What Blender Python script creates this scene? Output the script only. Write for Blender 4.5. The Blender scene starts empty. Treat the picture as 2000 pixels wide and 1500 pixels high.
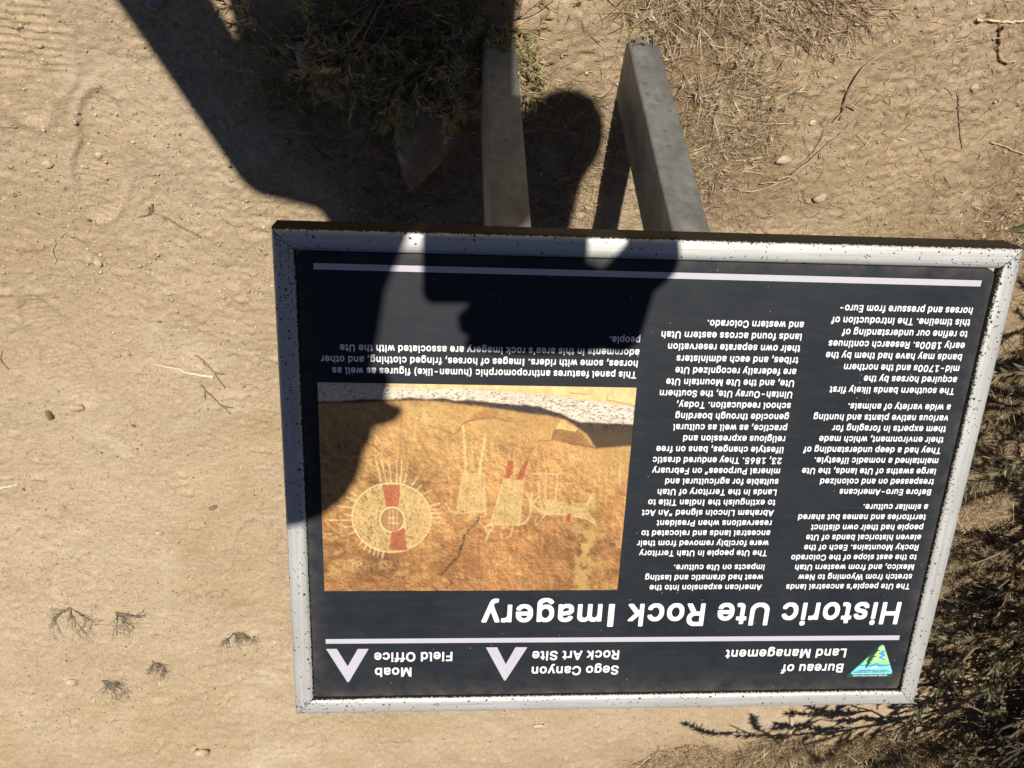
import bpy, bmesh, math, random, json
import numpy as np
from mathutils import Vector, Matrix
from mathutils.geometry import tessellate_polygon

# ------------------------------------------------------------------ camera, sky, sun, exposure
CAM_H = 1.42                                   # the phone is held 1.42 m above the ground
C = bpy.context.scene.collection
scn = bpy.context.scene
cam_data = bpy.data.cameras.new('camera'); cam = bpy.data.objects.new('camera', cam_data); C.objects.link(cam)
cam_data.sensor_width = 36; cam_data.lens = 36 * 1780 / 2000
cam_data.clip_start = 0.02; cam_data.clip_end = 600
VX = Vector((-0.99640, -0.07304, 0.04295)); VD = Vector((-0.013624, 0.638427, 0.769562)); VF = Vector((-0.083629, 0.766209, -0.637126))
cam.matrix_world = Matrix(((VX.x, -VD.x, -VF.x, 0), (VX.y, -VD.y, -VF.y, 0), (VX.z, -VD.z, -VF.z, CAM_H), (0, 0, 0, 1)))
scn.camera = cam

SUN_DIR = Vector((-0.0062, 0.6977, -0.7163)).normalized()     # the way the light travels
world = bpy.data.worlds.new('World'); scn.world = world; world.use_nodes = True
wn = world.node_tree.nodes; wl = world.node_tree.links
sky = wn.new('ShaderNodeTexSky'); sky.sky_type = 'NISHITA'; sky.sun_disc = False
sky.sun_elevation = math.asin(-SUN_DIR.z); sky.sun_rotation = math.radians(180)
sky.air_density = 0.5; sky.dust_density = 0.25; sky.ozone_density = 0.5; sky.altitude = 1500
wl.new(sky.outputs['Color'], wn['Background'].inputs['Color']); wn['Background'].inputs['Strength'].default_value = 0.05
sun_data = bpy.data.lights.new('sun', 'SUN'); sun_data.energy = 5.0; sun_data.angle = math.radians(0.53); sun_data.color = (1.0, 0.94, 0.84)
sun = bpy.data.objects.new('sun', sun_data); C.objects.link(sun); sun.rotation_euler = SUN_DIR.to_track_quat('-Z', 'Y').to_euler(); sun.location = (0, -6, 8)
vs = scn.view_settings; vs.view_transform = 'Standard'; vs.look = 'None'; vs.gamma = 1; vs.use_curve_mapping = False; vs.exposure = 0.2
scn.cycles.max_bounces = 8; scn.cycles.diffuse_bounces = 4
R = random.Random(7); NP = np.random.default_rng(11)
PI = math.pi

# ------------------------------------------------------------------ helpers
def mesh_np(name, verts, faces, mats=None, cols=None, smooth=False, attr='Col'):
    """faces: (n,3) or (n,4) int array, or list of such arrays"""
    me = bpy.data.meshes.new(name)
    verts = np.asarray(verts, np.float32)
    if not isinstance(faces, list): faces = [faces]
    faces = [np.asarray(f, np.int32) for f in faces if len(f)]
    me.vertices.add(len(verts)); me.vertices.foreach_set('co', verts.ravel())
    nl = sum(f.size for f in faces); nf = sum(len(f) for f in faces)
    me.loops.add(nl); me.polygons.add(nf)
    me.loops.foreach_set('vertex_index', np.concatenate([f.ravel() for f in faces]))
    tot = np.concatenate([np.full(len(f), f.shape[1], np.int32) for f in faces])
    st = np.concatenate([[0], np.cumsum(tot)[:-1]]).astype(np.int32)
    me.polygons.foreach_set('loop_start', st); me.polygons.foreach_set('loop_total', tot)
    if smooth: me.polygons.foreach_set('use_smooth', np.ones(nf, bool))
    me.update(calc_edges=True)
    if cols is not None:
        a = me.color_attributes.new(attr, 'FLOAT_COLOR', 'POINT')
        c4 = np.ones((len(verts), 4), np.float32); c4[:, :3] = cols
        a.data.foreach_set('color', c4.ravel())
    for m in (mats if isinstance(mats, (list, tuple)) else [mats]):
        if m: me.materials.append(m)
    return me
def obj(name, me, parent=None, loc=None, rot=None):
    o = bpy.data.objects.new(name, me); C.objects.link(o)
    if parent: o.parent = parent
    if loc is not None: o.location = loc
    if rot is not None: o.rotation_euler = rot
    return o
def tag(o, label=None, cat=None, group=None, kind=None):
    if label: o['label'] = label
    if cat: o['category'] = cat
    if group: o['group'] = group
    if kind: o['kind'] = kind
    return o
def empty(name, loc=(0, 0, 0), rot=(0, 0, 0)):
    o = bpy.data.objects.new(name, None); C.objects.link(o); o.location = loc; o.rotation_euler = rot; o.empty_display_size = .05
    return o

class Mat:
    def __init__(s, name, rough=.8, base=(.5, .5, .5), metal=0, spec=.5):
        s.m = bpy.data.materials.new(name); s.m.use_nodes = True; s.t = s.m.node_tree
        s.b = s.t.nodes['Principled BSDF']; s.b.inputs['Roughness'].default_value = rough
        s.b.inputs['Base Color'].default_value = (*base, 1); s.b.inputs['Metallic'].default_value = metal
        s.b.inputs['Specular IOR Level'].default_value = spec
    def n(s, kind, **kw):
        nd = s.t.nodes.new('ShaderNode' + kind)
        for k, v in kw.items():
            if k in nd.inputs: nd.inputs[k].default_value = v
            else: setattr(nd, k, v)
        return nd
    def l(s, a, b): s.t.links.new(a, b)
    def coord(s, scale=(1, 1, 1), out='Object'):
        tc = s.n('TexCoord'); mp = s.n('Mapping'); mp.inputs['Scale'].default_value = scale
        s.l(tc.outputs[out], mp.inputs['Vector']); return mp.outputs['Vector']
    def noise(s, vec, scale, detail=4, rough=.55, dist=0):
        nd = s.n('TexNoise'); nd.inputs['Scale'].default_value = scale; nd.inputs['Detail'].default_value = detail
        nd.inputs['Roughness'].default_value = rough; nd.inputs['Distortion'].default_value = dist
        s.l(vec, nd.inputs['Vector']); return nd.outputs['Fac']
    def voro(s, vec, scale, feature='F1', rnd=1):
        nd = s.n('TexVoronoi'); nd.feature = feature; nd.inputs['Scale'].default_value = scale; nd.inputs['Randomness'].default_value = rnd
        s.l(vec, nd.inputs['Vector']); return nd
    def ramp(s, fac, stops, interp='LINEAR'):
        r = s.n('ValToRGB'); r.color_ramp.interpolation = interp; e = r.color_ramp.elements
        while len(e) < len(stops): e.new(.5)
        for k, (p, c) in enumerate(stops):
            e[k].position = p; e[k].color = (*c, 1) if hasattr(c, '__len__') else (c, c, c, 1)
        s.l(fac, r.inputs['Fac']); return r.outputs['Color']
    def mix(s, fac, a, b, mode='MIX'):
        nd = s.n('Mix'); nd.data_type = 'RGBA'; nd.blend_type = mode
        for v, i in ((fac, 0), (a, 6), (b, 7)):
            if hasattr(v, 'links') or isinstance(v, bpy.types.NodeSocket): s.l(v, nd.inputs[i])
            elif i == 0: nd.inputs[0].default_value = v
            else: nd.inputs[i].default_value = (*v, 1) if hasattr(v, '__len__') else (v, v, v, 1)
        return nd.outputs[2]
    def math(s, op, a, b=0, clamp=False):
        nd = s.n('Math'); nd.operation = op; nd.use_clamp = clamp
        for v, i in ((a, 0), (b, 1)):
            if isinstance(v, bpy.types.NodeSocket): s.l(v, nd.inputs[i])
            else: nd.inputs[i].default_value = v
        return nd.outputs[0]
    def bump(s, h, strength=.5, dist=.002, prev=None):
        nd = s.n('Bump'); nd.inputs['Strength'].default_value = strength; nd.inputs['Distance'].default_value = dist
        s.l(h, nd.inputs['Height'])
        if prev is not None: s.l(prev, nd.inputs['Normal'])
        s.l(nd.outputs['Normal'], s.b.inputs['Normal']); return nd.outputs['Normal']
    def color(s, c): s.l(c, s.b.inputs['Base Color'])
    def rough(s, c): s.l(c, s.b.inputs['Roughness'])

# value noise, vectorised, used for the shape of the ground and of the stones
_H = np.random.default_rng(5).random((256, 256)).astype(np.float32)
def vnoise(x, y, seed=0):
    x = x + seed * 17.31; y = y + seed * 9.77
    xi = np.floor(x).astype(int); yi = np.floor(y).astype(int); fx = x - xi; fy = y - yi
    fx = fx * fx * (3 - 2 * fx); fy = fy * fy * (3 - 2 * fy)
    g = lambda a, b: _H[a & 255, b & 255]
    return (g(xi, yi) * (1 - fx) + g(xi + 1, yi) * fx) * (1 - fy) + (g(xi, yi + 1) * (1 - fx) + g(xi + 1, yi + 1) * fx) * fy - .5
def fbm(x, y, f, octv=3, seed=0, gain=.5):
    a = 1; r = 0
    for k in range(octv):
        r = r + a * vnoise(x * f, y * f, seed + k); f *= 2.03; a *= gain
    return r
def blob(x, y, cx, cy, rx, ry=None):
    ry = ry or rx
    return np.exp(-(((x - cx) / rx) ** 2 + ((y - cy) / ry) ** 2))
PRINTS = [(0.625, 1.085, .05, .15, -.28, 1.0), (0.84, 1.60, .055, .16, .15, .8), (0.73, 0.86, .055, .15, .1, 1.0), (1.10, 1.25, .05, .15, .3, .7), (.50, 2.3, .055, .16, -.15, .5)]
def sole(x, y):
    h = 0
    for cx, cy, rx, ry, a, w in PRINTS:
        ca, sa = math.cos(a), math.sin(a); u = (x - cx) * ca + (y - cy) * sa; v = -(x - cx) * sa + (y - cy) * ca
        waist = 1 - .28 * np.exp(-((v / ry + .2) / .25) ** 2)
        d = np.sqrt((u / (rx * waist)) ** 2 + (v / ry) ** 2)
        inside = 1 / (1 + np.exp((d - 1) * 28)); rim = np.exp(-((d - 1.07) / .09) ** 2)
        tread = np.cos(v / .0125 * 2 * PI + 2.2 * np.cos(u / rx * 2.2))
        h = h + w * (-.0055 * inside + .0034 * rim + .0018 * inside * tread * (.6 + vnoise(x * 30, y * 30, 4)))
    box = lambda v, lo, hi, s: 1 / (1 + np.exp(-(v - lo) / s)) / (1 + np.exp((v - hi) / s))       # part of a tread with straight bars, top left
    m1 = box(x, .625, .76, .004) * box(y, .765, .915, .004)
    h = h + m1 * (.0020 * np.cos((y + .06 * x) / .0145 * 2 * PI) - .003) + .003 * np.exp(-((np.hypot(x - .72, (y - .84) * .8) - .115) / .006) ** 2) * (x < .66)
    return h
def bank(y):                                   # beyond the sign the ground climbs as a gentle bank
    t = np.clip(np.asarray(y, float) - 1.15, 0, 60); u = np.clip(t / .9, 0, 1)
    return .21 * np.where(t < .9, t * t / 1.8, t - .45) * np.where(t < 14, 1, 14 / np.maximum(t, 1e-6)) ** .9
def upslope(x, y):
    # the layout was measured as if on level ground: carry a spot up on to the bank
    k = 1.0
    for _ in range(40): k = k * .5 + .5 * (1 - float(bank(k * y)) / CAM_H)
    return k * x, k * y, k
def ground_h(x, y):
    x = np.asarray(x, float); y = np.asarray(y, float)
    r = .35 + 1.0 * np.clip(fbm(x, y, 1.6, 3, 3) + .45, 0, 1)
    rr = .42 + .25 * blob(x, y, -.8, .95, .45, .5) + .4 * blob(x, y, .1, 1.0, .35, .3)
    tram = np.clip(fbm(x, y, 2.7, 3, 15) * 2.6 + .25, 0, 1)
    h = .0034 * tram * fbm(x, y, 26, 3, 16, .65) + .030 * fbm(x, y, 1.1, 2, 1) + .011 * fbm(x, y, 5, 2, 7) + r * rr * (.0038 * fbm(x, y, 17, 2, 12) + .0030 * fbm(x, y, 44, 2, 20)) + .0016 * fbm(x, y, 120, 2, 33)
    c = np.clip(fbm(x, y, 105, 2, 31) - .12, 0, 1)          # crumbs and clods standing proud
    h = h + .0120 * c * r * (.4 + rr)
    c2 = np.clip(fbm(x, y, 34, 2, 37) - .30, 0, 1) * np.clip((y - .6) * .5, .25, 1)   # larger scattered crumbs
    h = h + .045 * c2 * (.3 + np.clip(fbm(x, y, 3, 2, 44) + .3, 0, 1))
    p = np.clip(-fbm(x, y, 75, 2, 51) - .22, 0, 1)          # little pits
    h = h - .016 * p * r
    far = np.clip((np.hypot(x, y - 2) - 5) / 20, 0, 1)
    return bank(y) + h * (1 - far) + sole(x, y) + .35 * far * fbm(x, y, .05, 3, 60)
def gz(x, y): return float(ground_h(np.array([x]), np.array([y]))[0])

# ------------------------------------------------------------------ materials
def soil_material():
    m = Mat('dry_soil', rough=.95, spec=.15); v = m.coord(out='Object')
    big = m.noise(v, 1.3, 4); mid = m.noise(v, 9, 5, .6); fine = m.noise(v, 140, 4, .65); grain = m.noise(v, 700, 2, .7)
    c = m.ramp(big, [(.3, (.435, .325, .190)), (.52, (.47, .358, .225)), (.72, (.525, .415, .280))])
    pk = m.noise(v, 2.6, 3, .5, .4); c = m.mix(m.ramp(pk, [(.40, 0), (.60, .65)]), c, (.53, .41, .28))
    c = m.mix(m.ramp(mid, [(.35, 0), (.75, .55)]), c, (.53, .42, .285))
    c = m.mix(m.ramp(mid, [(.25, .35), (.42, 0)]), c, (.37, .265, .16))
    c = m.mix(m.ramp(fine, [(.3, .7), (.5, 0)]), c, (.27, .19, .115))
    tr = m.noise(v, 5.5, 6, .7, .6); tr2 = m.noise(v, 38, 4, .7)
    c = m.mix(m.math('MULTIPLY', m.ramp(tr, [(.46, 0), (.60, 1)]), m.ramp(tr2, [(.42, 0), (.60, .38)])), c, (.33, .235, .145))
    c = m.mix(m.ramp(m.noise(v, 3.1, 5, .6, 1.0), [(.56, 0), (.68, .5)]), c, (.60, .495, .35))
    c = m.mix(m.ramp(fine, [(.62, 0), (.8, .5)]), c, (.62, .52, .39))
    fl = m.noise(v, 210, 3, .6, .8); c = m.mix(m.math('MULTIPLY', m.ramp(fl, [(.30, .85), (.37, 0)]), m.ramp(m.noise(v, 12, 4, .7), [(.38, .25), (.58, 1)])), c, (.20, .140, .085))
    vo = m.voro(v, 160); sp = m.n('SeparateColor'); m.l(vo.outputs['Color'], sp.inputs[0])
    grit = m.math('MULTIPLY', m.math('LESS_THAN', vo.outputs['Distance'], .28), m.math('GREATER_THAN', sp.outputs[0], .90))
    c = m.mix(m.math('MULTIPLY', grit, .75), c, (.68, .60, .48))
    grit2 = m.math('MULTIPLY', m.math('LESS_THAN', vo.outputs['Distance'], .3), m.math('LESS_THAN', sp.outputs[1], .045))
    c = m.mix(m.math('MULTIPLY', grit2, .7), c, (.16, .115, .08))
    at = m.n('Attribute', attribute_name='Col'); hum = m.n('SeparateColor'); m.l(at.outputs['Color'], hum.inputs[0])
    humc = m.ramp(m.noise(v, 60, 4, .7), [(.3, (.17, .115, .065)), (.5, (.26, .18, .105)), (.7, (.40, .30, .19))])
    c = m.mix(hum.outputs[0], c, humc)                   # where plant litter has darkened the soil
    m.color(c)
    h = m.math('ADD', m.math('MULTIPLY', fine, .8), m.math('ADD', m.math('MULTIPLY', grain, .35), m.math('MULTIPLY', m.noise(v, 330, 3, .6, .5), .5)))
    m.bump(h, .9, .0032)
    return m.m
SOIL = soil_material()
def vcol_material(name, rough=.7, trans=0.0, bump=0, spec=.3):
    m = Mat(name, rough=rough, spec=spec); at = m.n('Attribute', attribute_name='Col')
    v = m.coord(); n = m.noise(v, 90, 3)
    c = m.mix(1, at.outputs['Color'], m.ramp(n, [(.25, .72), (.75, 1.18)]), 'MULTIPLY'); m.color(c)
    if trans:
        tr = m.n('BsdfTranslucent'); m.l(c, tr.inputs['Color']); mx = m.n('MixShader'); mx.inputs[0].default_value = trans
        m.l(m.b.outputs[0], mx.inputs[1]); m.l(tr.outputs[0], mx.inputs[2]); m.l(mx.outputs[0], m.t.nodes['Material Output'].inputs['Surface'])
    if bump: m.bump(m.noise(v, 220, 4, .65), bump, .002)
    return m.m
GRASS = vcol_material('dry_grass', .6, .25)
LEAF = vcol_material('leaf', .55, .3)
STONE = vcol_material('stone', .9, 0, .8, .2)
BARK = vcol_material('bark', .9, 0, .7, .2)

def metal_frame_material():
    m = Mat('brushed_metal', rough=.42, metal=.55, spec=.5); v = m.coord()
    br = m.noise(m.coord((3, 260, 260)), 3.0, 5, .7); cl = m.noise(v, 22, 4, .6)
    c = m.ramp(br, [(.3, (.41, .412, .405)), (.7, (.60, .602, .595))]); c = m.mix(m.ramp(cl, [(.35, .35), (.65, 0)]), c, (.38, .375, .355))
    at = m.n('Attribute', attribute_name='Col'); g = m.n('SeparateColor'); m.l(at.outputs['Color'], g.inputs[0])
    masks = None
    for scale, r0, dens in ((190, .31, .8), (380, .40, 1.0), (100, .17, .18)):
        w = m.n('VectorMath'); w.operation = 'ADD'; nn = m.n('TexNoise'); nn.inputs['Scale'].default_value = scale * 2.6; m.l(v, nn.inputs['Vector'])
        sc = m.n('VectorMath'); sc.operation = 'SCALE'; sc.inputs['Scale'].default_value = .9 / scale; m.l(nn.outputs['Color'], sc.inputs[0]); m.l(v, w.inputs[0]); m.l(sc.outputs[0], w.inputs[1])
        vo = m.voro(w.outputs[0], scale); s2 = m.n('SeparateColor'); m.l(vo.outputs['Color'], s2.inputs[0])
        rad = m.math('MULTIPLY', m.math('ADD', m.math('MULTIPLY', s2.outputs[1], .7), .35), r0)
        k = m.math('MULTIPLY', m.math('LESS_THAN', vo.outputs['Distance'], rad), m.math('LESS_THAN', s2.outputs[0], m.math('MULTIPLY', g.outputs[0], dens)))
        masks = k if masks is None else m.math('MAXIMUM', masks, k)
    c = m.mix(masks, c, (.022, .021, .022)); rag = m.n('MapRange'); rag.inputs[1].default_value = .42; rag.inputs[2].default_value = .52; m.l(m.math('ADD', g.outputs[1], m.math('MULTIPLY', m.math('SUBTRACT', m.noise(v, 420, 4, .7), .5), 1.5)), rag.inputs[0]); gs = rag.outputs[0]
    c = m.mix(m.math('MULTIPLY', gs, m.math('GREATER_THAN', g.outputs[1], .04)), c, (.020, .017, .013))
    m.color(c)
    met = m.math('MULTIPLY', m.math('SUBTRACT', 1, m.math('MAXIMUM', masks, g.outputs[1])), .42); m.l(met, m.b.inputs['Metallic'])
    m.l(m.math('SUBTRACT', .5, m.math('MULTIPLY', g.outputs[1], .42)), m.b.inputs['Specular IOR Level'])
    m.rough(m.math('ADD', m.math('MULTIPLY', masks, .35), m.math('ADD', m.math('MULTIPLY', br, .2), .42)))
    m.bump(m.math('ADD', m.math('MULTIPLY', br, .5), m.math('MULTIPLY', masks, -.6)), .25, .0006)
    return m.m
FRAME = metal_frame_material()

def post_material():
    m = Mat('weathered_metal_post', rough=.62, metal=.15, spec=.4); v = m.coord(); n1 = m.noise(v, 26, 6, .68); n2 = m.noise(v, 60, 4, .65)
    n3 = m.noise(m.coord((1, 1, .25)), 30, 4, .6)
    c = m.ramp(n1, [(.3, (.110, .113, .108)), (.5, (.172, .175, .170)), (.7, (.240, .243, .235))])
    c = m.mix(m.ramp(n3, [(.35, .5), (.55, 0)]), c, (.105, .105, .098))
    c = m.mix(m.ramp(n2, [(.3, .5), (.45, 0)]), c, (.085, .082, .075))
    vo = m.voro(v, 70); s = m.n('SeparateColor'); m.l(vo.outputs['Color'], s.inputs[0])
    spot = m.math('MULTIPLY', m.math('LESS_THAN', vo.outputs['Distance'], .30), m.math('LESS_THAN', s.outputs[0], .13))
    c = m.mix(m.math('MULTIPLY', spot, .6), c, (.10, .098, .09)); m.color(c)
    m.bump(n2, .25, .001)
    return m.m
POST = post_material()

def panel_material():
    m = Mat('printed_panel_slate', rough=.5, spec=.22); v = m.coord(); n = m.noise(v, 9, 5, .65); st = m.noise(m.coord((1, 7, 1)), 16, 5, .7); f = m.noise(v, 300, 2)
    c = m.ramp(n, [(.3, (.0090, .0130, .0185)), (.7, (.0160, .0205, .0270))])
    c = m.mix(m.ramp(st, [(.5, 0), (.8, .5)]), c, (.032, .033, .034))
    vo = m.voro(v, 160); s = m.n('SeparateColor'); m.l(vo.outputs['Color'], s.inputs[0])
    sp = m.math('MULTIPLY', m.math('LESS_THAN', vo.outputs['Distance'], .14), m.math('LESS_THAN', s.outputs[0], .03))
    c = m.mix(m.math('MULTIPLY', sp, .6), c, (.25, .24, .22))
    scr = m.noise(m.coord((1, 60, 1)), 8, 3, .6); c = m.mix(m.ramp(scr, [(.66, 0), (.70, .35)]), c, (.06, .062, .065))
    at = m.n('Attribute', attribute_name='Col'); g = m.n('SeparateColor'); m.l(at.outputs['Color'], g.inputs[0])
    dust = m.math('MULTIPLY', g.outputs[0], m.ramp(m.noise(v, 40, 4, .7), [(.35, .1), (.7, .9)]))
    c = m.mix(dust, c, (.105, .095, .08)); m.color(c)
    m.rough(m.ramp(n, [(.3, .46), (.7, .6)])); m.bump(f, .12, .0002)
    return m.m
PANEL = panel_material()
def plain(name, base, rough=.45, spec=.4, metal=0, var=.08, scale=40):
    m = Mat(name, rough=rough, spec=spec, metal=metal); v = m.coord(); n = m.noise(v, scale, 3)
    m.color(m.mix(n, tuple(c * (1 - var) for c in base), tuple(min(1, c * (1 + var)) for c in base))); return m.m
WHITE = plain('white_print', (.74, .745, .76), .5, .25); LILAC = plain('pale_lilac_print', (.46, .445, .51), .5, .25); TAN_BOARD = plain('tan_backing_board', (.50, .36, .20), .8)

# ------------------------------------------------------------------ ground
def ground():
    def axis(lo, hi, mid, fine_lo, fine_hi, step0, grow):
        a = list(np.arange(fine_lo, fine_hi, step0)); s = step0; p = a[-1]
        while p < hi: s = s * grow; p += s; a.append(p)
        s = step0; p = fine_lo; b = []
        while p > lo: s *= grow; p -= s; b.append(p)
        return np.array(b[::-1] + a)
    xs = axis(-260, 260, 0, -1.45, 1.2, .0050, 1.012); ys = axis(-200, 420, 0, .62, 2.1, .0044, 1.0048)
    X, Y = np.meshgrid(xs, ys); Z = ground_h(X, Y); nx, ny = len(xs), len(ys)
    V = np.stack([X.ravel(), Y.ravel(), Z.ravel()], 1)
    i = np.arange(nx * ny).reshape(ny, nx); F = np.stack([i[:-1, :-1], i[:-1, 1:], i[1:, 1:], i[1:, :-1]], -1).reshape(-1, 4)
    x, y = V[:, 0], V[:, 1]
    d = 0
    for cx, cy, rx, ry, w in LITTER: d = d + w * blob(x, y, cx, cy, rx, ry)
    d = np.clip(d * (1.0 + 1.6 * fbm(x, y, 9, 3, 70)), 0, 1) * .85
    col = np.zeros((len(V), 3), np.float32); col[:, 0] = d
    me = mesh_np('ground', V, F, SOIL, col, smooth=True)
    return tag(obj('ground', me), kind='structure')
# where litter and grass lie: centre x, y, radii, weight
LITTER = [(-.50, .90, .17, .30, .75), (-.42, .72, .14, .14, .6), (-.60, 1.20, .12, .22, .4), (-.22, 1.05, .16, .2, .55), (.10, .84, .22, .16, .95), (.05, 1.02, .16, .18, .9), (.0, 1.2, .2, .16, .6),
          (-1.25, 1.15, .22, .25, .55), (-.95, .68, .35, .12, .3), (-1.0, 1.05, .45, .45, .30),
          (-1.75, 1.75, .35, .5, .95), (-1.95, 2.55, .42, .5, .95), (-2.3, 3.35, .5, .5, .7), (-2.2, 4.62, .95, .34, .95), (-3.3, 4.5, .7, .6, .9), (-1.3, 4.72, .4, .22, .6)]
LITTER = [(*upslope(q[0], q[1])[:2], q[2] * upslope(q[0], q[1])[2], q[3] * upslope(q[0], q[1])[2] * (.75 if q[1] > 2 else 1), q[4]) for q in LITTER]
ground()

def scatter_density(n, boxes=None, region=LITTER, spread=1.0, rng=NP):
    w = np.array([r[4] * r[2] * r[3] for r in region]); w /= w.sum(); k = rng.choice(len(region), n, p=w)
    a = np.array([(r[0], r[1], r[2], r[3]) for r in region])[k]
    return a[:, 0] + rng.normal(0, .62, n) * a[:, 2] * spread, a[:, 1] + rng.normal(0, .62, n) * a[:, 3] * spread

# ------------------------------------------------------------------ stones
def stone_mesh(name, rx, ry, rz, seed, col, sub=3, rough=.22, flat=.0):
    bm = bmesh.new(); bmesh.ops.create_icosphere(bm, subdivisions=sub, radius=1)
    rng = np.random.default_rng(seed); planes = rng.normal(size=(9, 3)); planes /= np.linalg.norm(planes, axis=1)[:, None]; offs = rng.uniform(.62, .95, 9)
    for v in bm.verts:
        p = np.array(v.co)
        for pl, of in zip(planes, offs):
            dd = p @ pl - of
            if dd > 0: p = p - pl * dd * .9
        nz = 1 + rough * .35 * float(vnoise(np.array([p[0] * 3 + 9]), np.array([p[1] * 3 + p[2] * 2.3 + 4]), seed % 50)[0])
        v.co = Vector((p[0] * rx * nz, p[1] * ry * nz, p[2] * rz * nz))
    V = np.array([v.co[:] for v in bm.verts]); F = np.array([[v.index for v in f.verts] for f in bm.faces]); bm.free()
    j = 1 + .25 * (vnoise(V[:, 0] / rx * 3 + 3, V[:, 1] / ry * 3 + V[:, 2] * 40, 9))
    return mesh_np(name, V, F, STONE, np.clip(np.array(col)[None] * j[:, None], 0, 1), smooth=False)
def stone(x, y, rx, ry, rz, seed, col, label, rot=0, sink=.35, name='stone', cat='stone', group=None):
    x, y, k = upslope(x, y); rx, ry, rz = rx * k, ry * k, rz * k
    o = obj(name, stone_mesh(name, rx, ry, rz, seed, col), loc=(x, y, gz(x, y) + rz * (1 - 2 * sink)), rot=(R.uniform(-.12, .12), R.uniform(-.12, .12), rot))
    return tag(o, label, cat, group)
TANC = (.50, .40, .27); PALE = (.52, .425, .30); GREYC = (.36, .31, .26)
stone(.23, .85, .014, .030, .012, 3, (.52, .44, .37), 'pale upright oval stone in the shadow just left of the green weed', .05)
stone(.455, .772, .017, .012, .009, 5, (.30, .26, .22), 'dark stone in the shadow at the very top edge, next to the lit triangle', .3)
stone(-.657, 1.023, .015, .011, .007, 6, PALE, 'pale flat stone beside the fork of the long dry twigs', .2)
stone(-.757, 1.107, .014, .012, .009, 7, TANC, 'rounded tan stone with a dark shadow edge, below the long dry twigs', .5)
stone(-.961, .856, .008, .008, .006, 8, PALE, 'small pale round pebble on bare sand near the top right', .5)
stone(-.685, .938, .007, .006, .004, 9, PALE, 'tiny pale pebble between the two long dry twigs', .1)
stone(.873, 1.822, .020, .016, .010, 12, TANC, 'tan angular stone half sunk in sand at far left', .4)
stone(.945, 1.850, .009, .019, .011, 13, (.20, .155, .11), 'dark upright clod standing at far left beside the tan angular stone', .1)
stone(1.038, 4.363, .035, .030, .022, 14, TANC, 'round tan stone with a dark top rim near the bottom edge left of the sign')
stone(1.379, 3.546, .030, .026, .014, 15, PALE, 'larger of two pale stones at the lower left, below the dried sprigs')
stone(1.452, 3.668, .024, .018, .010, 16, PALE, 'smaller of two pale stones at the lower left, below the dried sprigs', .8)
stone(.724, 1.101, .011, .009, .005, 17, TANC, 'tan crusty pebble beside a boot print on the left')
stone(.630, 1.083, .007, .008, .004, 18, PALE, 'small pale pebble at the toe of the boot print')
stone(-.48, 4.08, .026, .016, .008, 19, (.62, .52, .34), 'flat yellowish stone on the sand beyond the middle of the sign', .2)
stone(-1.90, 3.60, .10, .06, .045, 20, (.43, .34, .22), 'large tan rock in the dappled shade beyond the right corner of the sign', .5)
stone(-2.23, 4.28, .055, .035, .028, 21, PALE, 'pale rock among dry grass near the bottom right', .2)
stone(.80, 2.40, .012, .010, .008, 23, TANC, 'small tan stone alone on the sand left of the sign')
stone(.62, 2.25, .014, .006, .007, 24, (.22, .17, .12), 'small dark elongated clod on the sand nearest the left rail', .5)
stone(.70, 1.35, .009, .008, .006, 26, TANC, 'small tan pebble in the sand below the elbow shadow')
# broken slab in the shade of the photographer
def slab():
    P = [(.070, .920), (.081, .985), (.068, 1.045), (.053, 1.092), (.018, 1.052), (-.012, 1.015), (-.042, .974), (-.02, .945), (.012, .925), (.04, .912)]
    bm = bmesh.new(); top = [bm.verts.new((x, y, .026 + .012 * (y - .9) / .18 + .004 * R.random())) for x, y in P]; bot = [bm.verts.new((x * 1.0 + .004 * R.uniform(-1, 1), y, -.02)) for x, y in P]
    f = bm.faces.new(top); bm.faces.new(bot[::-1])
    for k in range(len(P)): bm.faces.new((top[k], bot[k], bot[(k + 1) % len(P)], top[(k + 1) % len(P)]))
    bmesh.ops.recalc_face_normals(bm, faces=bm.faces)
    bmesh.ops.bevel(bm, geom=[e for e in bm.edges if all(v in top for v in e.verts)], offset=.004, segments=2, affect='EDGES')
    bmesh.ops.triangulate(bm, faces=bm.faces); bmesh.ops.subdivide_edges(bm, edges=bm.edges, cuts=3, use_grid_fill=True)
    for v in bm.verts: v.co.z += .004 * float(fbm(np.array([v.co.x]), np.array([v.co.y]), 35, 2, 8)[0])
    V = np.array([v.co[:] for v in bm.verts]); F = [[v.index for v in f.verts] for f in bm.faces]
    bm.verts.index_update(); V = np.array([v.co[:] for v in bm.verts]); F = [[v.index for v in f.verts] for f in bm.faces]; bm.free()
    tri = [f for f in F if len(f) == 3]; quad = [f for f in F if len(f) == 4]
    n = fbm(V[:, 0], V[:, 1], 25, 3, 5)[:, None]
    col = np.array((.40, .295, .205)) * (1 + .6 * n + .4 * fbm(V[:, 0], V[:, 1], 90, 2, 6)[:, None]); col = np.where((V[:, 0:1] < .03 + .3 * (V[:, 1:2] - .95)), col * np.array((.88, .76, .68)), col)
    fs = [np.array(tri)] if tri else []
    if quad: fs.append(np.array(quad))
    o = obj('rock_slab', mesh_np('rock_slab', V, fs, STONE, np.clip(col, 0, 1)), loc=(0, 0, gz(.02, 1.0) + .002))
    return tag(o, 'broken brownish triangular rock slab lying in the shadow left of the left post', 'rock')
slab()

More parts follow.
